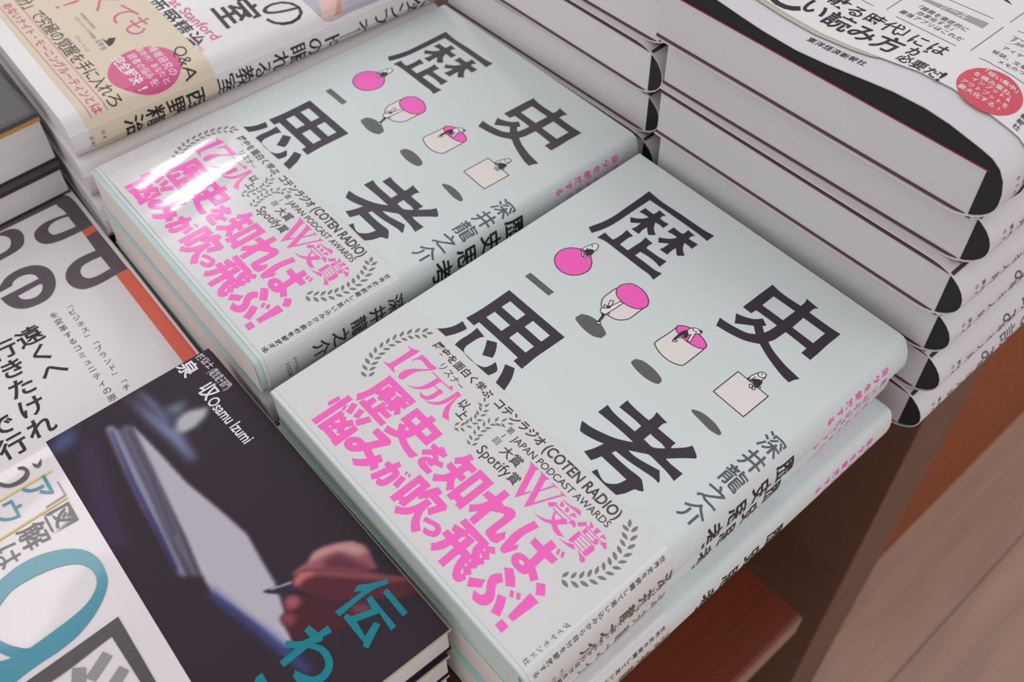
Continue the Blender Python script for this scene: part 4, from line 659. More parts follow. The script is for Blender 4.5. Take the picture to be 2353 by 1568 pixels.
["letters",[[[96.02,101.2],[99.4,104.41],[103.54,107.69],[109.01,108.76],[114.05,107.74],[117.7,105.08],[119.76,101.24],[120.11,96.04],[118.67,90.54],[116.1,86.64],[112.55,84.21],[108.08,83.75],[103.21,84.81],[99.78,87.6],[97.83,91.5],[97.02,95.67],[96.79,97.32],[114.0,97.96],[113.68,100.66],[112.33,102.67],[109.61,103.98],[106.7,103.91],[104.43,102.73],[103.43,101.13],[97.98,100.79]],[[103.19,93.88],[113.32,94.59],[113.9,93.81],[113.09,91.47],[111.17,89.46],[108.65,88.55],[105.8,89.4],[103.76,91.36]]]],
["orange",[[[140.52,113.65],[146.48,114.07],[146.41,109.5],[140.74,109.01]]]],
["orange",[[[140.89,78.98],[146.99,78.98],[147.42,14.7],[146.81,-0.94],[140.46,-1.31],[141.05,18.15]]]]],"text":[["etext","c","遠くへ",98.15,69.42,0.235,-11.53,10.96,1.17,0.02,1.0,1.0],
["etext","c","行きたけれ",86.95,69.08,-0.8,-11.51,10.96,-3.98,0.02,1.0,1.0],
["etext","c","で行",71.59,32.89,0.19,-11.64,11.06,0.94,0.02,1.0,1.0],
["etext","c","「ビジネス」「ブランド」「チ",117.34,74.95,0.028,-4.242,3.48,0.38,0.0,1.0,1.0],
["etext","c","を変革するコミュニティの原",110.74,73.88,0.024,-4.607,3.78,0.3,0.0,1.0,1.0]]},"C":{"poly":[["grey",[[[73.99,54.1],[99.24,52.33],[99.31,48.22],[73.79,52.42]]]],
["ink",[[[73.77,37.45],[98.79,33.44]]],0.22,0],
["ink",[[[68.85,39.11],[68.96,58.68]]],0.22,0],
["ink",[[[103.6,34.56],[103.7,53.64]]],0.22,0],
["ink",[[[107.82,33.02],[124.21,34.03]]],0.22,0],
["ink",[[[52.7,39.01],[64.12,38.29]]],0.22,0],
["ink",[[[79.15,58.18],[98.76,55.78]]],0.22,0],
["ink",[[[103.7,57.82],[104.02,75.3]]],0.22,0],
["ink",[[[108.0,55.09],[113.54,55.86]]],0.22,0],
["grey",[[[109.36,51.47],[117.19,53.35],[117.79,49.69],[109.6,47.39]]]],
["red",[[[129.28,21.86],[129.19,23.23],[128.93,24.56],[128.49,25.86],[127.88,27.08],[127.13,28.22],[126.23,29.24],[125.2,30.14],[124.07,30.9],[122.84,31.5],[121.55,31.94],[120.21,32.21],[118.85,32.3],[117.49,32.21],[116.15,31.94],[114.86,31.5],[113.63,30.9],[112.5,30.14],[111.47,29.24],[110.57,28.22],[109.81,27.08],[109.21,25.86],[108.77,24.56],[108.51,23.23],[108.42,21.86],[108.51,20.5],[108.77,19.16],[109.21,17.87],[109.81,16.65],[110.57,15.51],[111.47,14.49],[112.5,13.59],[113.63,12.83],[114.86,12.23],[116.15,11.79],[117.49,11.52],[118.85,11.43],[120.21,11.52],[121.55,11.79],[122.84,12.23],[124.07,12.83],[125.2,13.59],[126.23,14.49],[127.13,15.51],[127.88,16.65],[128.49,17.87],[128.93,19.16],[129.19,20.5]]]],
["ink",[[[87.91,71.06],[93.14,69.27],[98.71,67.47],[96.55,69.06],[94.54,70.39],[93.55,75.56]]]]],"text":[["ink","c","東洋経済新報社",61.55,7.78,3.343,-0.062,3.18,-1.06,0.015,1.0,1.0],
["ink","c","散る時代",54.77,31.82,7.513,-0.39,7.52,-2.97,0.012,1.0,1.0],
["ink","c","」",83.8,31.6,0,0,7.5,0,0.008,1,1],
["ink","c","には",88.23,28.88,7.53,-0.52,7.17,-3.95,0.012,1.0,1.0],
["ink","c","い読み方",51.56,22.31,10.18,-0.383,10.19,-2.16,0.02,1.0,1.0],
["ink","c","し",41.48,20.96,0,0,17,0,0.03,1,1],
["ink","c","新",30.69,18.83,0,0,17,0,0.03,1,1],
["ink","c","が",91.58,22.24,0,0,6.0,0,0.02,1,1],
["ink","c","必要だ",91.34,16.76,5.3,-0.47,5.32,-5.07,0.015,1.0,1.0],
["ink","c","!",105.14,16.07,0,0,8,0,0.02,1,1],
["whitepr","c","ツール",82.83,52.73,3.91,-0.715,3.78,-10.36,0.02,1.0,1.0],
["ink","c","「雑務を徹底的に",75.44,48.14,2.86,-0.557,2.77,-11.02,0.0,1.0,1.0],
["ink","c","効率化する」",78.86,44.05,2.828,-0.418,2.72,-8.41,0.0,1.0,1.0],
["ink","c","最強アプリはこれだ",74.12,41.43,2.906,-0.438,2.79,-8.56,0.0,1.0,1.0],
["whitepr","c","ア",111.24,49.75,0,0,8,0,0.02,1,1],
["whitepr","c","イ",114.2,50.41,0,0,8,0,0.02,1,1],
["ink","c","アイデア",110.68,43.67,2.437,0.34,2.34,7.94,0,1.0,1.0],
["ink","c","秘訣、文章",109.69,39.49,2.468,0.185,2.35,4.29,0,1.0,1.0],
["ink","c","メモのつく",113.44,36.44,2.328,0.402,2.24,9.81,0,1.0,1.0],
["whitepr","c","「短い集中」",112.38,28.76,2.52,0.086,2.47,1.95,0.012,1.0,1.0],
["whitepr","c","を積み重ね、",112.06,25.13,2.588,0.164,2.54,3.63,0.012,1.0,1.0],
["whitepr","c","インプット&",112.86,22.37,2.372,0.228,2.34,5.49,0.012,1.0,1.0],
["whitepr","c","アウトプットを",111.17,18.98,2.403,0.225,2.37,5.35,0.012,1.0,1.0],
["whitepr","c","最大化する!",112.22,16.18,2.58,0.216,2.54,4.79,0.012,1.0,1.0],
["ink","c","新報社",132.11,21.55,0.4,-2.84,2.58,8.02,0.01,1.0,1.0]]}}
def ink_of(art, layers, ds=0.0, dy=0.0):
    k = Ink()
    for e in art['poly']:
        if e[0] in layers: k.entry(e, layers.index(e[0]), ds, dy, e[0] in ('white', 'fine', 'skin', 'mauve'))
    for t in art['text']:
        if t[0] in layers: k.text(t, layers.index(t[0]), ds, dy)
    return k

# ---- book bookkeeping ----------------------------------------------
def thing(name, label, cat, loc, rot=(0, 0, 0), group=None):
    o = bpy.data.objects.new(name, None); COL.objects.link(o)
    o.empty_display_size = 0.02
    o.location = (loc[0]*MM, loc[1]*MM, loc[2]*MM + Z0); o.rotation_euler = tuple(math.radians(a) for a in rot)
    o['label'] = label; o['category'] = cat
    if group: o['group'] = group
    return o
def copy_tree(src, label, loc, rot=None):
    r = src.copy(); COL.objects.link(r); r['label'] = label
    r.location = (loc[0]*MM, loc[1]*MM, loc[2]*MM + Z0)
    if rot is not None: r.rotation_euler = tuple(math.radians(a) for a in rot)
    for ch in list(src.children):
        c = ch.copy(); COL.objects.link(c); c.parent = r
        for g in list(ch.children):
            d = g.copy(); COL.objects.link(d); d.parent = c
    return r
def const(v): return lambda x: v
# ================================================================== the shop
def plank_floor():
    m = bpy.data.materials.new('floor_planks'); m.use_nodes = True; nt = m.node_tree; b = nt.nodes['Principled BSDF']
    tc = nt.nodes.new('ShaderNodeTexCoord'); mp = nt.nodes.new('ShaderNodeMapping'); mp.inputs['Rotation'].default_value = (0, 0, math.pi/2)
    mp.inputs['Location'].default_value = (0, 0.0175, 0)
    nt.links.new(tc.outputs['Object'], mp.inputs['Vector'])
    br = nt.nodes.new('ShaderNodeTexBrick'); br.inputs['Scale'].default_value = 1.0; br.inputs['Brick Width'].default_value = 0.9; br.inputs['Row Height'].default_value = 0.0925
    br.inputs['Mortar Size'].default_value = 0.0009; br.inputs['Mortar Smooth'].default_value = 0.3
    br.inputs['Color1'].default_value = srgb((186, 152, 134)); br.inputs['Color2'].default_value = srgb((198, 166, 147)); br.inputs['Mortar'].default_value = srgb((108, 84, 72))
    nt.links.new(mp.outputs[0], br.inputs['Vector'])
    n = nt.nodes.new('ShaderNodeTexNoise'); n.inputs['Scale'].default_value = 1.0; n.inputs['Detail'].default_value = 4
    m3 = nt.nodes.new('ShaderNodeMapping'); m3.inputs['Scale'].default_value = (45, 5, 1); nt.links.new(tc.outputs['Object'], m3.inputs['Vector']); nt.links.new(m3.outputs[0], n.inputs['Vector'])
    rp = nt.nodes.new('ShaderNodeValToRGB'); rp.color_ramp.elements[0].position = 0.3; rp.color_ramp.elements[1].position = 0.75
    rp.color_ramp.elements[0].color = (0.82, 0.80, 0.78, 1); rp.color_ramp.elements[1].color = (1.05, 1.03, 1.0, 1)
    nt.links.new(n.outputs['Fac'], rp.inputs[0])
    mx = nt.nodes.new('ShaderNodeMixRGB'); mx.blend_type = 'MULTIPLY'; mx.inputs[0].default_value = 1.0
    nt.links.new(br.outputs['Color'], mx.inputs[1]); nt.links.new(rp.outputs[0], mx.inputs[2]); nt.links.new(mx.outputs[0], b.inputs['Base Color'])
    b.inputs['Roughness'].default_value = 0.42
    MATS['floor_planks'] = m
plank_floor()
def wbox(name, a, b, m, parent=None, bevel=0.0):
    """box given in millimetres with z measured from the floor"""
    o = box(name, a, b, m, parent, bevel); return o
FL = Z0/MM
fo = wbox('floor', (-2200, -1800, -40), (2600, 3200, 0), 'floor_planks'); fo['kind'] = 'structure'
TT = -56.45                       # table top under the books
tb = bpy.data.objects.new('display_table', None); COL.objects.link(tb); tb['label'] = 'dark brown wooden display table under the piles of books'; tb['category'] = 'table'
wbox('tabletop', (-620, -420, FL + TT - 28), (116, 470, FL + TT), 'wood_dark', tb, 1.2)
o = wbox('corner_post', (40, 328, 0), (118, 394, FL + TT - 28), 'wood_edge', tb, 1.0); o['label'] = 'lighter brown upright end board'
wbox('back_panel', (28, -420, 0), (40, 328, FL + TT - 28), 'wood_dark', tb)
sh = wbox('lower_shelf', (40, -420, FL - 423), (116, 275, FL - 395), 'wood_red', tb, 0.8); sh['label'] = 'reddish brown lower shelf'
wbox('shelf_lip', (116, -420, FL - 421), (118.5, 275, FL - 397), 'laminate_lip', sh, 0.4)
wbox('plinth', (40, -420, 0), (60, 328, 90), 'wood_dark', tb)
cb = wbox('wooden_cabinet', (-900, 470, 0), (78, 1900, 620), 'wood_orange', None, 2.0)
cb['label'] = 'orange brown wooden cabinet standing beyond the end board of the table'; cb['category'] = 'cabinet'

# ================================================================== mint history books (front pile and the pile left of it)
H = ART['A']
HP_A = box_profile(136.2, 18.7, 3.2, 1.8, 2.4); HP = box_profile(136.2, 18.7, 3.2, 1.4)
tail = lambda k=0.0: (lambda x: -0.028*x + k)
head = lambda k=0.0: (lambda x: 187.1 - 0.018*x + k)
SP = ['spinetitle', 'spinepink']; SPM = ['print_ink', 'print_pink']
BD = ['slogan', 'leaf', 'bandtext', 'small']; BDM = ['print_pink_gloss', 'print_leaf_gloss', 'print_ink_gloss', 'print_ink_gloss']
SB = ['spineauthor', 'spinesmall', 'spinefine']; SBM = ['print_ink_gloss', 'print_ink_gloss', 'print_ink_gloss']
def history_book(label, loc, rot, P, top, ledge, blockmat, ds, fold, ridges=None, deep=False, foil=False, group=None):
    r = thing('book', label, 'book', loc, rot, group)
    blk = box_profile(134.6, 18.7, 1.2, 0.2)
    prism('page_block', [(0.7, -0.9), (133.6, -0.9), (133.9, -9.3), (133.6, -17.8), (0.7, -17.8)], tail(-ledge + 0.25), head(-ledge - 0.4), blockmat, r)
    inner = offset(P, -0.42)
    shell('cover', inner, tail(-ledge), head(-ledge), 0.5, 'card_mint_deep' if deep else 'card_mint', r)
    j = shell('jacket', P, tail(), head(), 0.35, 'jacket_pale_mint', r)
    if top:
        n_title = 0
        for a0, a1 in ((0, 4), (4, 5), (5, 10), (10, 11)):
            k = Ink()
            for e in [p for p in H['poly'] if p[0] == 'title'][a0:a1]: k.entry(e, 0)
            k.build('title_character', P, 0.05, ['print_black_foil' if foil else 'print_black'], j)
        L = ['shade', 'cream', 'pink', 'ink', 'white', 'fine']
        ink_of(H, L).build('illustration', P, 0.05, ['print_grey', 'print_cream', 'print_pink', 'print_ink', 'print_white', 'print_fine'], j, lifts=[0.03, 0.04, 0.06, 0.08, 0.10, 0.12])
        ink_of(H, ['author']).build('author_lettering', P, 0.05, ['print_soft_ink'], j)
    ink_of(H, SP, ds).build('spine_lettering', P, 0.07, SPM, j)
    # paper band round the lower third
    bh = lambda x: 61.6 - 0.026*x; bt = lambda x: -0.028*x + 1.6
    if ridges is None:
        b = shell('paper_band', P, bt, bh, 0.15, 'band_white_gloss', r, lift=0.22)
        dz = None
    else:
        b, dz = creased_band(P, bt, bh, r, ridges)
    if top:
        k = ink_of(H, BD)
        if dz is None: k.build('band_lettering', P, 0.27, BDM, b)
        else:
            o = k.build('band_lettering', P, 0.27, BDM, b, grid=1.5)
            for v in o.data.vertices: v.co.z += dz(v.co.x/MM, v.co.y/MM)*MM + 0.00003
    k = ink_of(H, ['spineauthor', 'spinesmall'], ds)
    o = k.build('band_spine_lettering', P, 0.30, SBM[:2], b)
    k = ink_of(H, ['spinefine'], fold)
    k.build('band_slogan', P, 0.32, ['print_ink_gloss'], b)
    return r
def creased_band(P, bt, bh, parent, ridges):
    """the glossy band with soft creases where the film has lifted"""
    def dz(x, y):
        t = 0.0
        for (x0, y0, x1, y1, w0, w1, sl) in ridges:
            dx, dy = x1 - x0, y1 - y0; L = math.hypot(dx, dy); u = ((x - x0)*dx + (y - y0)*dy)/L; v = (-(x - x0)*dy + (y - y0)*dx)/L
            uu = u/L
            w = max(0.8, w0*(1 - uu) + w1*uu); h = sl*w
            if -0.15 < uu < 1.1:
                e = max(0.0, min(1.0, (uu + 0.15)/0.3))*max(0.0, min(1.0, (1.1 - uu)/0.3))
                t += h*e*math.exp(-(v/w)**2)
        return t
    n = 150; m = 60; v = []; f = []
    xs = [-0.2 + 133.2*i/n for i in range(n + 1)]
    tailP = [p for p in P if p[0] > 133.05 or p[1] < -0.01]
    prof = [(x, 0.0) for x in xs] + [p for p in P[3:]]
    Q = offset(prof, 0.22); Q[0] = (Q[0][0], 0.22)
    for (x, z) in Q:
        for jn in range(m + 1):
            y = bt(x) + (bh(x) - bt(x))*jn/m
            v.append((x, y, z + (dz(x, y) if z > 0 else 0.0)))
    for i in range(len(Q) - 1):
        for jn in range(m):
            a = i*(m + 1) + jn; f.append((a, a + m + 1, a + m + 2, a + 1))
    me = mesh_from(v, f)
    for p in me.polygons: p.use_smooth = True
    bm = bmesh.new(); bm.from_mesh(me); bmesh.ops.recalc_face_normals(bm, faces=bm.faces)
    up = sum(fc.normal.z for fc in bm.faces if fc.calc_center_median().x < 0.12 and fc.calc_center_median().z > -0.001)
    if up < 0: bmesh.ops.reverse_faces(bm, faces=bm.faces)
    bm.to_mesh(me); bm.free()
    o = link('paper_band', me, ['band_white_gloss'], parent)
    return o, dz
A1 = history_book('pale mint history book with pink slogan band, nearest of the two with full covers showing', (0, 0, 0), (0, 0, 0), HP_A, True, 0.4, 'pages_mint_grey', 2.2, 0.0)
A2 = history_book('pale mint book directly under the front history book, only spine and lower edge showing', (0.6, -0.5, -18.8), (0, 0, 0.7), HP, False, 1.6, 'pages_cream', 2.0, 1.5, deep=True)
A3 = copy_tree(A2, 'bottom mint book of the front pile, its white shoulder sticking out over the table edge', (6.0, -0.6, -37.6), (0, 0, -0.2))
B1 = history_book('pale mint history book with lamp glare across its pink slogan band', (-146.2, 10.1, 2.3), (-.70, -1.207, -1.206), HP, True, 2.3, 'pages_cream', 0.0, -4.2,
                  ridges=[(27, -3, 13.3, 62, 12.5, 1.5, 0.085), (48.5, 4, 34.0, 62, 6.0, 1.3, 0.085)], foil=True)
B2 = history_book('mint book second from the top in the pile under the glare-lit history book', (-146.5, 7.2, -18.9), (0, 0, -1.2), HP, False, 0.5, 'pages_cream', 2.0, 1.5)
B3 = copy_tree(B2, 'mint book at the bottom of the pile under the glare-lit history book', (-146.0, 6.6, -37.7), (0, 0, -1.2))

# ================================================================== pile of white business books behind, right
CA = ART['C']
def curved_spine_book(label, loc, rot, W, T, top, group, pages='pages_white', arch=None, spine=True, name='book'):
    r = thing(name, label, 'book', loc, rot, group)
    P = round_profile(W, T, 10.0, 6.0)
    if arch:
        k = [(135.0, 2.6), (138.4, 0.4), (140.8, -3.0), (142.2, -7.5)] + [p for p in P if p[0] > W - 10.0 - 0.01 and p[1] <= -T/2.0 + 0.01 and p[1] > -T + 0.01]
        P = [(a, b) for a, b in arch] + k + [(W - 10.0, -T), (W*0.4, -T), (0.0, -T)]
    bw = W - 2.0
    y0, y1 = const(1.0), const(186.5)
    pt = -3.1 if arch else -2.6
    prism('page_block', [(0.6, pt), (bw, pt), (bw, -T + 1.6), (0.6, -T + 1.6)], y0, y1, pages, r)
    # board cover: thin dark sheets over and under the pages
    prism('cover_board', [(0.2, -1.5 if not arch else -2.5), (bw + 1.0, -1.5 if not arch else -2.5), (bw + 1.0, pt), (0.2, pt)], const(0.6), const(187), 'endpaper_magenta' if arch else 'board_maroon', r)
    prism('cover_board', [(0.2, -T + 1.6), (bw + 1.0, -T + 1.6), (bw + 1.0, -T + 0.7), (0.2, -T + 0.7)], const(0.6), const(187), 'board_maroon', r)
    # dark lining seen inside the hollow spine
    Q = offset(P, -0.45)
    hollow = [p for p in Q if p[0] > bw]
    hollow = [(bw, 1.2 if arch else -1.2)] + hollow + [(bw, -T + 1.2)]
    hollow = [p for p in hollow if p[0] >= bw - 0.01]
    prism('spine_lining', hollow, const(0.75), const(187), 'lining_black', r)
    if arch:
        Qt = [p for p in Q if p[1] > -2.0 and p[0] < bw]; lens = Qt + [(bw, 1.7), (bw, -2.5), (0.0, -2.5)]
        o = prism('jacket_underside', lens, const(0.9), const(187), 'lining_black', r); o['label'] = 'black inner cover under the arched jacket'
    j = shell('jacket', P, const(0.0), const(188), 0.4, 'jacket_white', r)
    if top:
        b = shell('paper_band', P, lambda x: 12.6 + 0.8*max(0.0, min(1.0, (x - 84.0)/9.0)), const(96.0), 0.2, 'jacket_white_warm', r, lift=0.75)
        L = ['ink', 'grey', 'red', 'whitepr']
        k = Ink(); k2 = Ink()
        for e in CA['poly']: k.entry(e, L.index(e[0]))
        for t in CA['text']: (k2 if t[2].startswith('東洋') else k).text(t, 0 if t[2].startswith('東洋') else L.index(t[0]))
        k2.build('publisher_lettering', P, 0.07, ['print_ink'], j)
        kb = Ink(); kb.poly([[(8, 12.9), (31, 12.9), (51, 12.9), (66, 12.9), (86, 13.2), (81, 11.6), (65, 10.9), (53, 10.6), (35, 10.5), (23, 10.6), (8, 11.0)]], 0)
        kb.build('band_inside', P, 0.5, ['band_inside'], b)
        k.build('cover_lettering', P, 0.85, ['print_ink', 'print_bar_grey', 'print_red', 'print_white'], b, lifts=[0.84, 0.82, 0.82, 0.88])
    k = Ink(); S = arclen(P); sm = (S[-1] + 0)/2.0
    rec = lambda txt, s, y, dx, dy, size, bold: k.text(['x', 'c', txt, s, y, dx, dy, size, 0, bold, 1, 1], 0)
    rec('東洋経済', sm - 3.0, 12.5, 2.6, 0, 2.3, 0.01)
    rec('0440', sm - 3.5, 8.5, 2.6, 0, 2.6, 0.0)
    rec('新報社', sm + 4.5, 14.0, 2.3, 0, 2.0, 0.0)
    for i, ch in enumerate('白取る人井'): rec(ch, sm, 34.0 + (4 - i)*7.2 - 14, 0, -1, 5.6, 0.0)
    rec('しい読み', sm, 92.0, 0, -15.0, 13.0, 0.0)
    k.build('spine_lettering', P, 0.06, ['print_soft_ink'], j)
    return r
ARCH = [(0, 6.2), (8, 6.2), (17, 5.9), (27, 5.2), (37, 4.1), (47, 3.2), (61, 2.8), (74, 3.8), (87, 5.4), (98, 6.7), (110, 7.0), (119, 6.1), (126.5, 4.6), (131, 3.7)]
tops = [83.4 - 23.3*i for i in range(6)]
cx = [3.0, 4.8, 5.5, 6.2, 8.9, 8.9]; cy = [185.0, 190.0, 188.4, 190.7, 194.0, 192.2]
C1 = curved_spine_book('thick white business book with red round badge, topmost of the tall right hand pile', (cx[0], cy[0], tops[0]), (0, 0, 0), 136.5, 23.2, True, 'white books piled on the right', arch=ARCH)
C2 = curved_spine_book('white book directly under the one with the red round badge', (cx[1], cy[1], tops[1]), (0, 0, 0.4), 136.5, 23.2, False, 'white books piled on the right')
nm = ['third white book from the top of the tall right hand pile', 'fourth white book from the top of the tall right hand pile', 'second white book from the bottom of the tall right hand pile', 'bottom white book of the tall right hand pile at the table edge']
for i in range(2, 6):
    copy_tree(C2, nm[i - 2], (cx[i], cy[i], tops[i]), (0, 0, (-0.5, 0.3, -0.3, 0.2)[i - 2]))
# pile behind the glare-lit book
dz_ = [66.6, 43.4, 20.2]
D1 = curved_spine_book('white book at the top of the back middle pile, cut off by the upper edge', (-143.5, 198.6, 89.6), (0, 0, 0), 136.5, 23.1, False, 'pale books in the back middle pile', pages='pages_lined')
for i, (lab, x, y) in enumerate((('second book down in the back middle pile, dark gap at its spine', -142.2, 199.4), ('third book down in the back middle pile with finely lined pages', -143.0, 198.2), ('lowest visible book of the back middle pile behind the glare-lit mint book', -144.0, 199.6), ('hidden lower book of the back middle pile', -143.4, 199.0), ('book at the foot of the back middle pile on the table', -143.8, 199.2))):
    copy_tree(D1, lab, (x, y, (66.4, 43.2, 20.0, -3.2, -29.8)[i]), (0, 0, (0.3, -0.3, 0.2, 0, 0)[i]))

# ================================================================== sleep guide pile, upper left
GA = ART['G']
GP = box_profile(136.0, 20.0, 6.0, 2.0)
def sleep_book(label, loc, rot, top):
    r = thing('book', label, 'book', loc, rot, 'white books in the upper left pile')
    prism('page_block', [(0.6, -1.0), (133.0, -1.0), (133.6, -10.0), (133.0, -19.0), (0.6, -19.0)], const(0.8), const(186.5), 'pages_grey', r)
    shell('cover', offset(GP, -0.45), const(0.5), const(187), 0.5, 'jacket_white', r)
    j = shell('jacket', GP, const(0.0), const(188), 0.4, 'jacket_white_warm', r)
    if top:
        ink_of(GA, ['ink', 'mauve', 'skin', 'skindark']).build('cover_lettering', GP, 0.05, ['print_ink', 'print_mauve', 'print_skin', 'print_skin_deep'], j, lifts=[0.08, 0.03, 0.05, 0.06])
        k = ink_of(GA, ['spine2']); k.build('spine_lettering', GP, 0.06, ['print_ink'], j)
        # rows printed on the white jacket above the band
        k = Ink()
        for t in GA['text']:
            if t[0] in ('dark', 'rose') and t[4] > 67.4 - 0: k.text(t, 0 if t[0] == 'dark' else 1)
        k.build('subtitle_lettering', GP, 0.07, ['print_ink', 'print_rose'], j)
        b = shell('paper_band', GP, const(8.3), const(67.2), 0.2, 'band_beige', r, lift=0.3)
        k = Ink(); L = ['dark', 'rose', 'rosefill', 'whitepr', 'fineprint']
        for e in GA['poly']:
            if e[0] in L: k.entry(e, L.index(e[0]))
        for t in GA['text']:
            if t[0] in L and not (t[0] in ('dark', 'rose') and t[4] > 67.4): k.text(t, L.index(t[0]))
        k.build('band_lettering', GP, 0.4, ['print_ink', 'print_rose', 'print_rose', 'print_white', 'print_soft_ink'], b, lifts=[0.40, 0.40, 0.36, 0.40, 0.40])
        k = ink_of(GA, ['spine1']); k.build('band_spine_lettering', GP, 0.37, ['print_ink'], b)
    return r
G1 = sleep_book('white sleep guide with beige band and pink round badge, topmost in the upper left', (-293.5, 17.6, 20.0), (0, 0, -4.0), True)
G2 = sleep_book('white book directly under the sleep guide with the beige band', (-292.0, 17.4, -0.3), (0, 0, -4.4), False)
G3 = copy_tree(G2, 'second white book under the beige-banded sleep guide, edge catching light', (-286.0, 16.6, -20.6), (0, 0, -4.6))
# ================================================================== purple cover pile, lower left
FA_ = ART['F']; FPIC = [[[[8.0,156.8],[13.1,150.9],[51.0,140.0],[57.9,148.0],[9.3,158.3]],[70,56,82],3],[[[4.2,144.0],[7.2,144.0],[6.9,153.1],[2.5,154.6],[-0.3,152.0]],[84,96,140],3],[[[-0.3,175.8],[14.7,179.4],[25.5,182.0],[29.1,182.6],[41.7,181.4],[40.3,179.6],[29.8,178.6],[16.2,176.7],[0.7,175.6]],[140,150,190],2.2],[[[1.7,180.7],[9.2,182.3],[22.7,182.4],[19.4,180.5],[10.5,180.1],[1.2,179.4]],[130,138,175],2],[[[14.0,183.5],[15.9,191.4],[19.0,189.3],[20.9,184.1],[17.6,183.3]],[120,134,136],2.5],[[[21.2,184.4],[20.7,189.5],[24.1,196.2],[26.9,193.5],[28.8,188.3],[28.4,183.0],[25.8,181.8]],[186,190,194],1.6],[[[16.2,184.1],[19.1,186.3],[21.9,184.0],[20.1,183.1]],[70,80,125],2],[[[13.4,171.1],[21.1,172.2],[32.6,173.2],[47.4,174.3],[64.8,177.6],[77.9,179.6],[88.7,178.3],[99.2,177.2],[108.2,174.6],[118.3,171.0],[120.3,168.5],[116.7,167.3],[107.7,165.5],[98.0,163.1],[88.3,160.3],[79.7,160.9],[65.3,163.6],[37.2,167.4],[14.7,170.6]],[190,184,194],0.8],[[[8.4,163.4],[8.4,165.5],[13.0,166.8],[42.8,162.7],[61.7,159.4],[78.7,157.2],[77.1,155.4],[59.7,157.1],[45.2,158.3],[26.5,160.7]],[150,150,176],1],[[[13.0,166.8],[11.4,168.7],[12.6,170.6],[14.9,170.9],[35.9,168.1],[62.2,163.6],[81.2,160.1],[79.5,158.1],[61.7,159.4],[42.8,162.7]],[112,106,124],1],[[[9.3,164.4],[11.6,164.6],[36.4,160.8],[60.5,158.0],[74.5,155.8],[73.6,154.7],[59.5,156.9],[35.6,159.8]],[52,50,96],0.8],[[[13.4,169.1],[13.9,169.8],[35.0,167.1],[63.5,161.5],[62.7,160.6],[34.2,166.2]],[86,76,96],0.8],[[[86.4,161.0],[90.0,161.5],[100.2,163.8],[110.7,166.7],[120.4,168.9],[131.4,170.5],[130.9,168.8],[120.6,166.3],[107.6,163.6],[92.7,159.9],[89.2,159.4]],[78,88,160],2],[[[99.8,182.9],[99.2,186.0],[99.4,189.4],[97.8,192.7],[98.4,196.3],[100.4,200.9],[102.6,204.4],[105.9,206.3],[109.2,206.7],[112.7,205.6],[116.0,205.1],[112.5,199.4],[104.7,191.2],[101.1,186.9],[100.6,183.3]],[160,98,108],0.6],[[[97.8,192.7],[98.4,196.3],[100.4,200.9],[102.7,204.3],[106.0,206.2],[109.3,206.1],[107.9,202.6],[102.6,198.9],[100.9,193.7],[99.7,187.8],[99.4,189.4]],[200,150,148],1.2],[[[102.2,194.6],[103.6,198.7],[109.6,201.4],[115.9,204.7],[112.5,199.4],[104.7,191.2]],[112,58,74],1.4],[[[106.0,176.0],[105.3,178.6],[110.1,183.3],[117.9,191.2],[124.2,195.6],[127.4,193.4],[125.9,185.7],[123.8,178.5],[118.6,171.3],[112.0,171.7],[109.9,172.2],[109.7,174.9]],[84,40,52],0.8],[[[106.0,176.0],[105.3,178.6],[107.7,180.5],[110.5,179.5],[110.3,176.2],[108.8,175.1]],[170,92,98],1.2],[[[109.9,172.2],[109.8,174.8],[112.9,176.3],[115.1,173.6],[112.6,171.8]],[140,74,80],1.2],[[[120.7,191.4],[124.6,196.3],[127.4,194.2],[122.9,189.9]],[124,78,84],1.4],[[[98.8,172.5],[99.5,174.9],[101.9,181.6],[104.0,182.9],[108.1,182.8],[103.8,176.9],[100.3,173.5]],[58,48,66],0.3],[[[99.5,174.9],[101.9,181.6],[102.5,181.4],[100.2,174.9]],[196,190,200],0.2],[[[102.1,181.9],[100.6,185.1],[102.3,188.4],[105.9,192.7],[111.4,197.9],[115.1,202.1],[119.7,205.6],[124.8,210.6],[132.0,210.7],[127.4,202.3],[115.8,188.2],[109.6,183.6],[105.7,181.8],[103.1,181.2]],[98,46,60],0.5],[[[102.3,188.4],[105.9,192.7],[111.4,197.9],[115.1,202.1],[119.7,205.6],[124.8,210.6],[126.2,210.0],[119.8,203.3],[111.8,195.4],[105.2,188.7]],[150,86,92],1.0],[[[102.1,181.9],[100.6,185.1],[102.5,188.3],[105.0,189.3],[103.9,184.7],[105.0,182.2],[103.3,181.4]],[200,122,112],1.0]]
FPr = [(0.0, 0.0), (147.0, 0.0)]
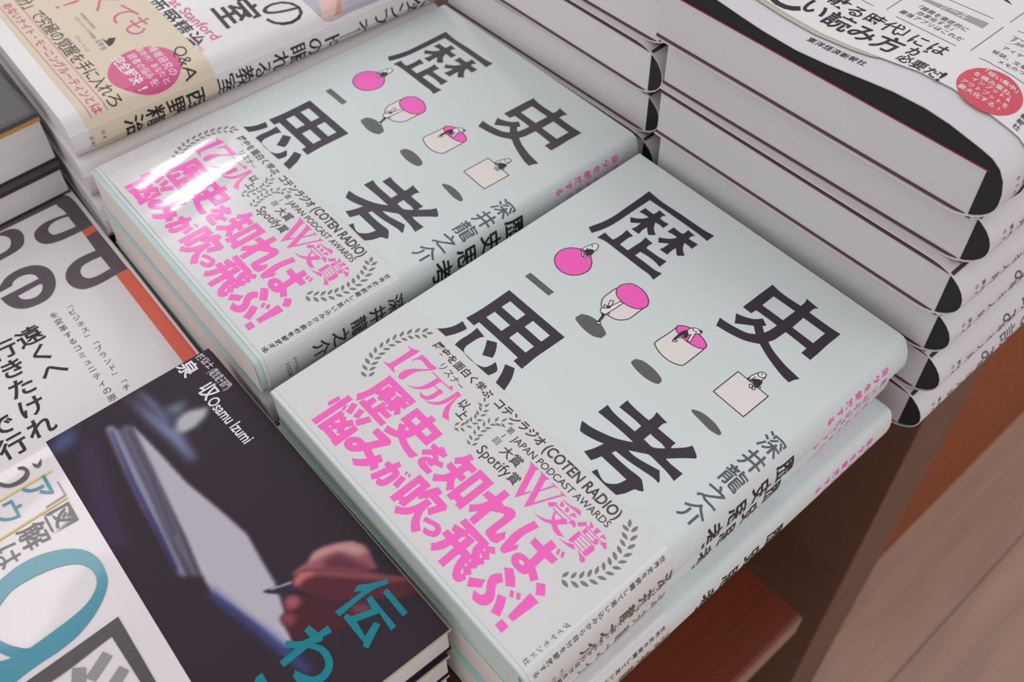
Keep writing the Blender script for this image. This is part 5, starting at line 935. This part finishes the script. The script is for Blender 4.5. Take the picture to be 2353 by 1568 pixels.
def raster(pics, W, Hh, y0, res, base):
    """the printed photograph: soft-edged colour areas, returned as a grid of srgb values"""
    nx, ny = int(W/res) + 1, int(Hh/res) + 1
    img = np.zeros((ny, nx, 3)); img[:] = base
    X, Y = np.meshgrid(np.arange(nx)*res, y0 + np.arange(ny)*res)
    rng = np.random.RandomState(4)
    for ring, col, blur in pics:
        msk = np.zeros((ny, nx), bool); n = len(ring)
        for i in range(n):
            (xa, ya), (xb, yb) = ring[i], ring[(i + 1) % n]
            if ya == yb: continue
            c = ((ya > Y) != (yb > Y)) & (X < (xb - xa)*(Y - ya)/(yb - ya) + xa); msk ^= c
        a = msk.astype(float)
        for _ in range(2):
            k = max(1, int(round(blur/res/1.5)))
            if True:
                k = 2*k + 1
                for ax in (0, 1):
                    p = np.pad(a, [(k//2, k//2) if q == ax else (0, 0) for q in (0, 1)], mode='edge'); cs = np.cumsum(p, axis=ax)
                    cs = np.insert(cs, 0, 0, axis=ax)
                    a = (cs[k:, :] - cs[:-k, :])/k if ax == 0 else (cs[:, k:] - cs[:, :-k])/k
        img = img*(1 - a[..., None]) + np.array(col, float)*a[..., None]
    return img, nx, ny
def printed_photo(parent):
    res = 0.26; y0 = 118.0; W = 147.0; Hh = 92.0
    img, nx, ny = raster([(r_, tuple(max(0, q*1.06 - 16) for q in c_), b_) for r_, c_, b_ in FPIC], W, Hh, y0, res, (46, 31, 44))
    v = [(min(W, i*res), min(210.0, y0 + j*res), 0.04) for j in range(ny) for i in range(nx)]
    f = [(j*nx + i, j*nx + i + 1, (j + 1)*nx + i + 1, (j + 1)*nx + i) for j in range(ny - 1) for i in range(nx - 1)]
    me = mesh_from(v, f); ca = me.color_attributes.new('print', 'FLOAT_COLOR', 'POINT')
    lin = img/255.0; lin = np.where(lin <= 0.04045, lin/12.92, ((lin + 0.055)/1.055)**2.4)
    buf = np.ones((ny*nx, 4)); buf[:, :3] = lin.reshape(-1, 3); ca.data.foreach_set('color', buf.astype(np.float32).ravel())
    m = bpy.data.materials.new('printed_photograph'); m.use_nodes = True; nt = m.node_tree; at = nt.nodes.new('ShaderNodeVertexColor'); at.layer_name = 'print'
    nt.links.new(at.outputs['Color'], nt.nodes['Principled BSDF'].inputs['Base Color']); nt.nodes['Principled BSDF'].inputs['Roughness'].default_value = 0.42; nt.nodes['Principled BSDF'].inputs['Specular IOR Level'].default_value = 0.25
    MATS['printed_photograph'] = m
    return link('cover_photograph', me, ['printed_photograph'], parent)
def plum_book(label, loc, rot, top, T=15.0):
    r = thing('book', label, 'book', loc, rot, 'purple covered books in the lower left pile')
    W = 147.0
    prism('page_block', [(1.0, -1.7), (146.4, -1.7), (146.4, -T + 0.9), (1.0, -T + 0.9)], const(0.6), const(209.4), 'pages_grey', r)
    prism('endpaper', [(1.0, -0.7), (147.3, -0.7), (147.3, -1.7), (1.0, -1.7)], const(0.4), const(210.4), 'endpaper_beige', r)
    P = [(147.0, -T), (60.0, -T), (3.0, -T), (1.0, -T + 0.6), (0.2, -T + 2), (0.0, -T/2), (0.2, -2.0), (1.0, -0.6), (3.0, 0.0), (60.0, 0.0), (147.0, 0.0)]
    j = shell('cover', P, const(0.0), const(210.0), 0.6, 'cover_plum', r)
    if top:
        ph = printed_photo(j)
        ink_of(FA_, ['teal']).build('title_lettering', FPr, 0.09, ['print_teal'], j); ink_of(FA_, ['whitepr']).build('author_lettering', FPr, 0.09, ['print_white'], j)
        # glossy band, lying slightly skewed
        yh = lambda x: 144.7 - 0.0357*x
        n = 70; m_ = 60; v = []; f = []
        rng = random.Random(3)
        xs = [-0.25 + (147.4)*i/n for i in range(n + 1)]
        for x in xs:
            for q in range(m_ + 1):
                y = 40.0 + (yh(x) - 40.0)*q/m_
                z = 0.22 + 0.22*math.exp(-((x - 1.8)/2.2)**2) + 0.05*math.sin(x*0.21 + y*0.05)*math.sin(y*0.13)
                v.append((x, y, z))
        for i in range(n):
            for q in range(m_):
                a = i*(m_ + 1) + q; f.append((a, a + m_ + 1, a + m_ + 2, a + 1))
        me = mesh_from(v, f)
        for p in me.polygons: p.use_smooth = True
        b = link('paper_band', me, ['band_silver_white'], r)
        sd = box('band_fold', (-0.35, 40.0, -T), (-0.2, 144.6, 0.3), 'band_silver_white', b)
        L = ['obiteal', 'obiink', 'obigrey', 'yellow']
        k = ink_of(FA_, L); k.build('band_lettering', FPr, 0.5, ['print_teal_gloss', 'print_dark_gloss', 'print_grey_gloss', 'print_yellow'], b, slim=(0.2, 146.5, 42, 143.5), lifts=[0.5, 0.52, 0.53, 0.48])
    return r
F1 = plum_book('purple book with a hand writing on its cover, topmost in the lower left pile', (-47.8, -212.6, -11.0), (0, 0, -1.8), True)
F2 = plum_book('second purple book under the one with the writing hand', (-47.0, -214.8, -26.4), (0, 0, -1.8), False)
F3 = copy_tree(F2, 'lowest purple book of the lower left pile, on the table', (-47.4, -215.6, -41.45), (0, 0, -1.8))
# ================================================================== community book, far left
EA = ART['E']
r = thing('book', 'white book with big dark rounded letters and an orange stripe at the left edge', 'book', (-53.8, -149.9, -35.0), (0, 0, 86.6))
EPf = [(0.0, 0.0), (149.0, 0.0)]
prism('page_block', [(0.6, -1.0), (147.0, -1.0), (147.0, -20.4), (0.6, -20.4)], const(0.8), const(209.0), 'pages_white', r)
EP = [(0.0, 0.0), (70.0, 0.0), (146.0, 0.0), (148.2, -0.5), (149.0, -2.2), (149.2, -10.7), (149.0, -19.2), (148.2, -20.9), (146.0, -21.4), (70.0, -21.4), (0.0, -21.4)]
j = shell('cover', EP, const(0.0), const(210.0), 0.7, 'cover_white_community', r)
ink_of(EA, ['letters', 'orange', 'etext']).build('cover_lettering', EP, 0.06, ['print_letters', 'print_orange', 'print_ink'], j, lifts=[0.04, 0.06, 0.06])
# ================================================================== charcoal books at the left edge
def charcoal_book(label, loc, T, top, rot):
    r = thing('book', label, 'book', loc, rot, 'dark covered books at the left edge')
    prism('page_block', [(-130, -T + 0.9), (0, -T + 0.9), (0, -4.2), (-130, -4.2)], const(0.5), const(187), 'pages_lined', r)
    prism('cover', [(-131, -4.2), (0.5, -4.2), (0.5, -2.2), (-131, -2.2)], const(0.2), const(187.6), 'board_ochre' if top else 'cover_dark_brown', r)
    prism('cover', [(-131, -T), (0.5, -T), (0.5, -T + 0.9), (-131, -T + 0.9)], const(0.2), const(187.6), 'cover_dark_brown', r)
    jk = prism('jacket', [(-131, -2.2), (0.4, -2.2), (0.0, -0.3), (-2.0, 0.0), (-131, 0.0)], const(0.0), const(188), 'cover_charcoal', r)
    return r
charcoal_book('charcoal covered book with an ochre board edge, upper of two at the left edge', (-187.0, -180.5, 9.0), 26.0, True, (0, 0, 0.5))
charcoal_book('thick book under the charcoal one, resting on the white book with big letters', (-186.0, -181.5, -17.1), 17.7, False, (0, 0, 0.2))
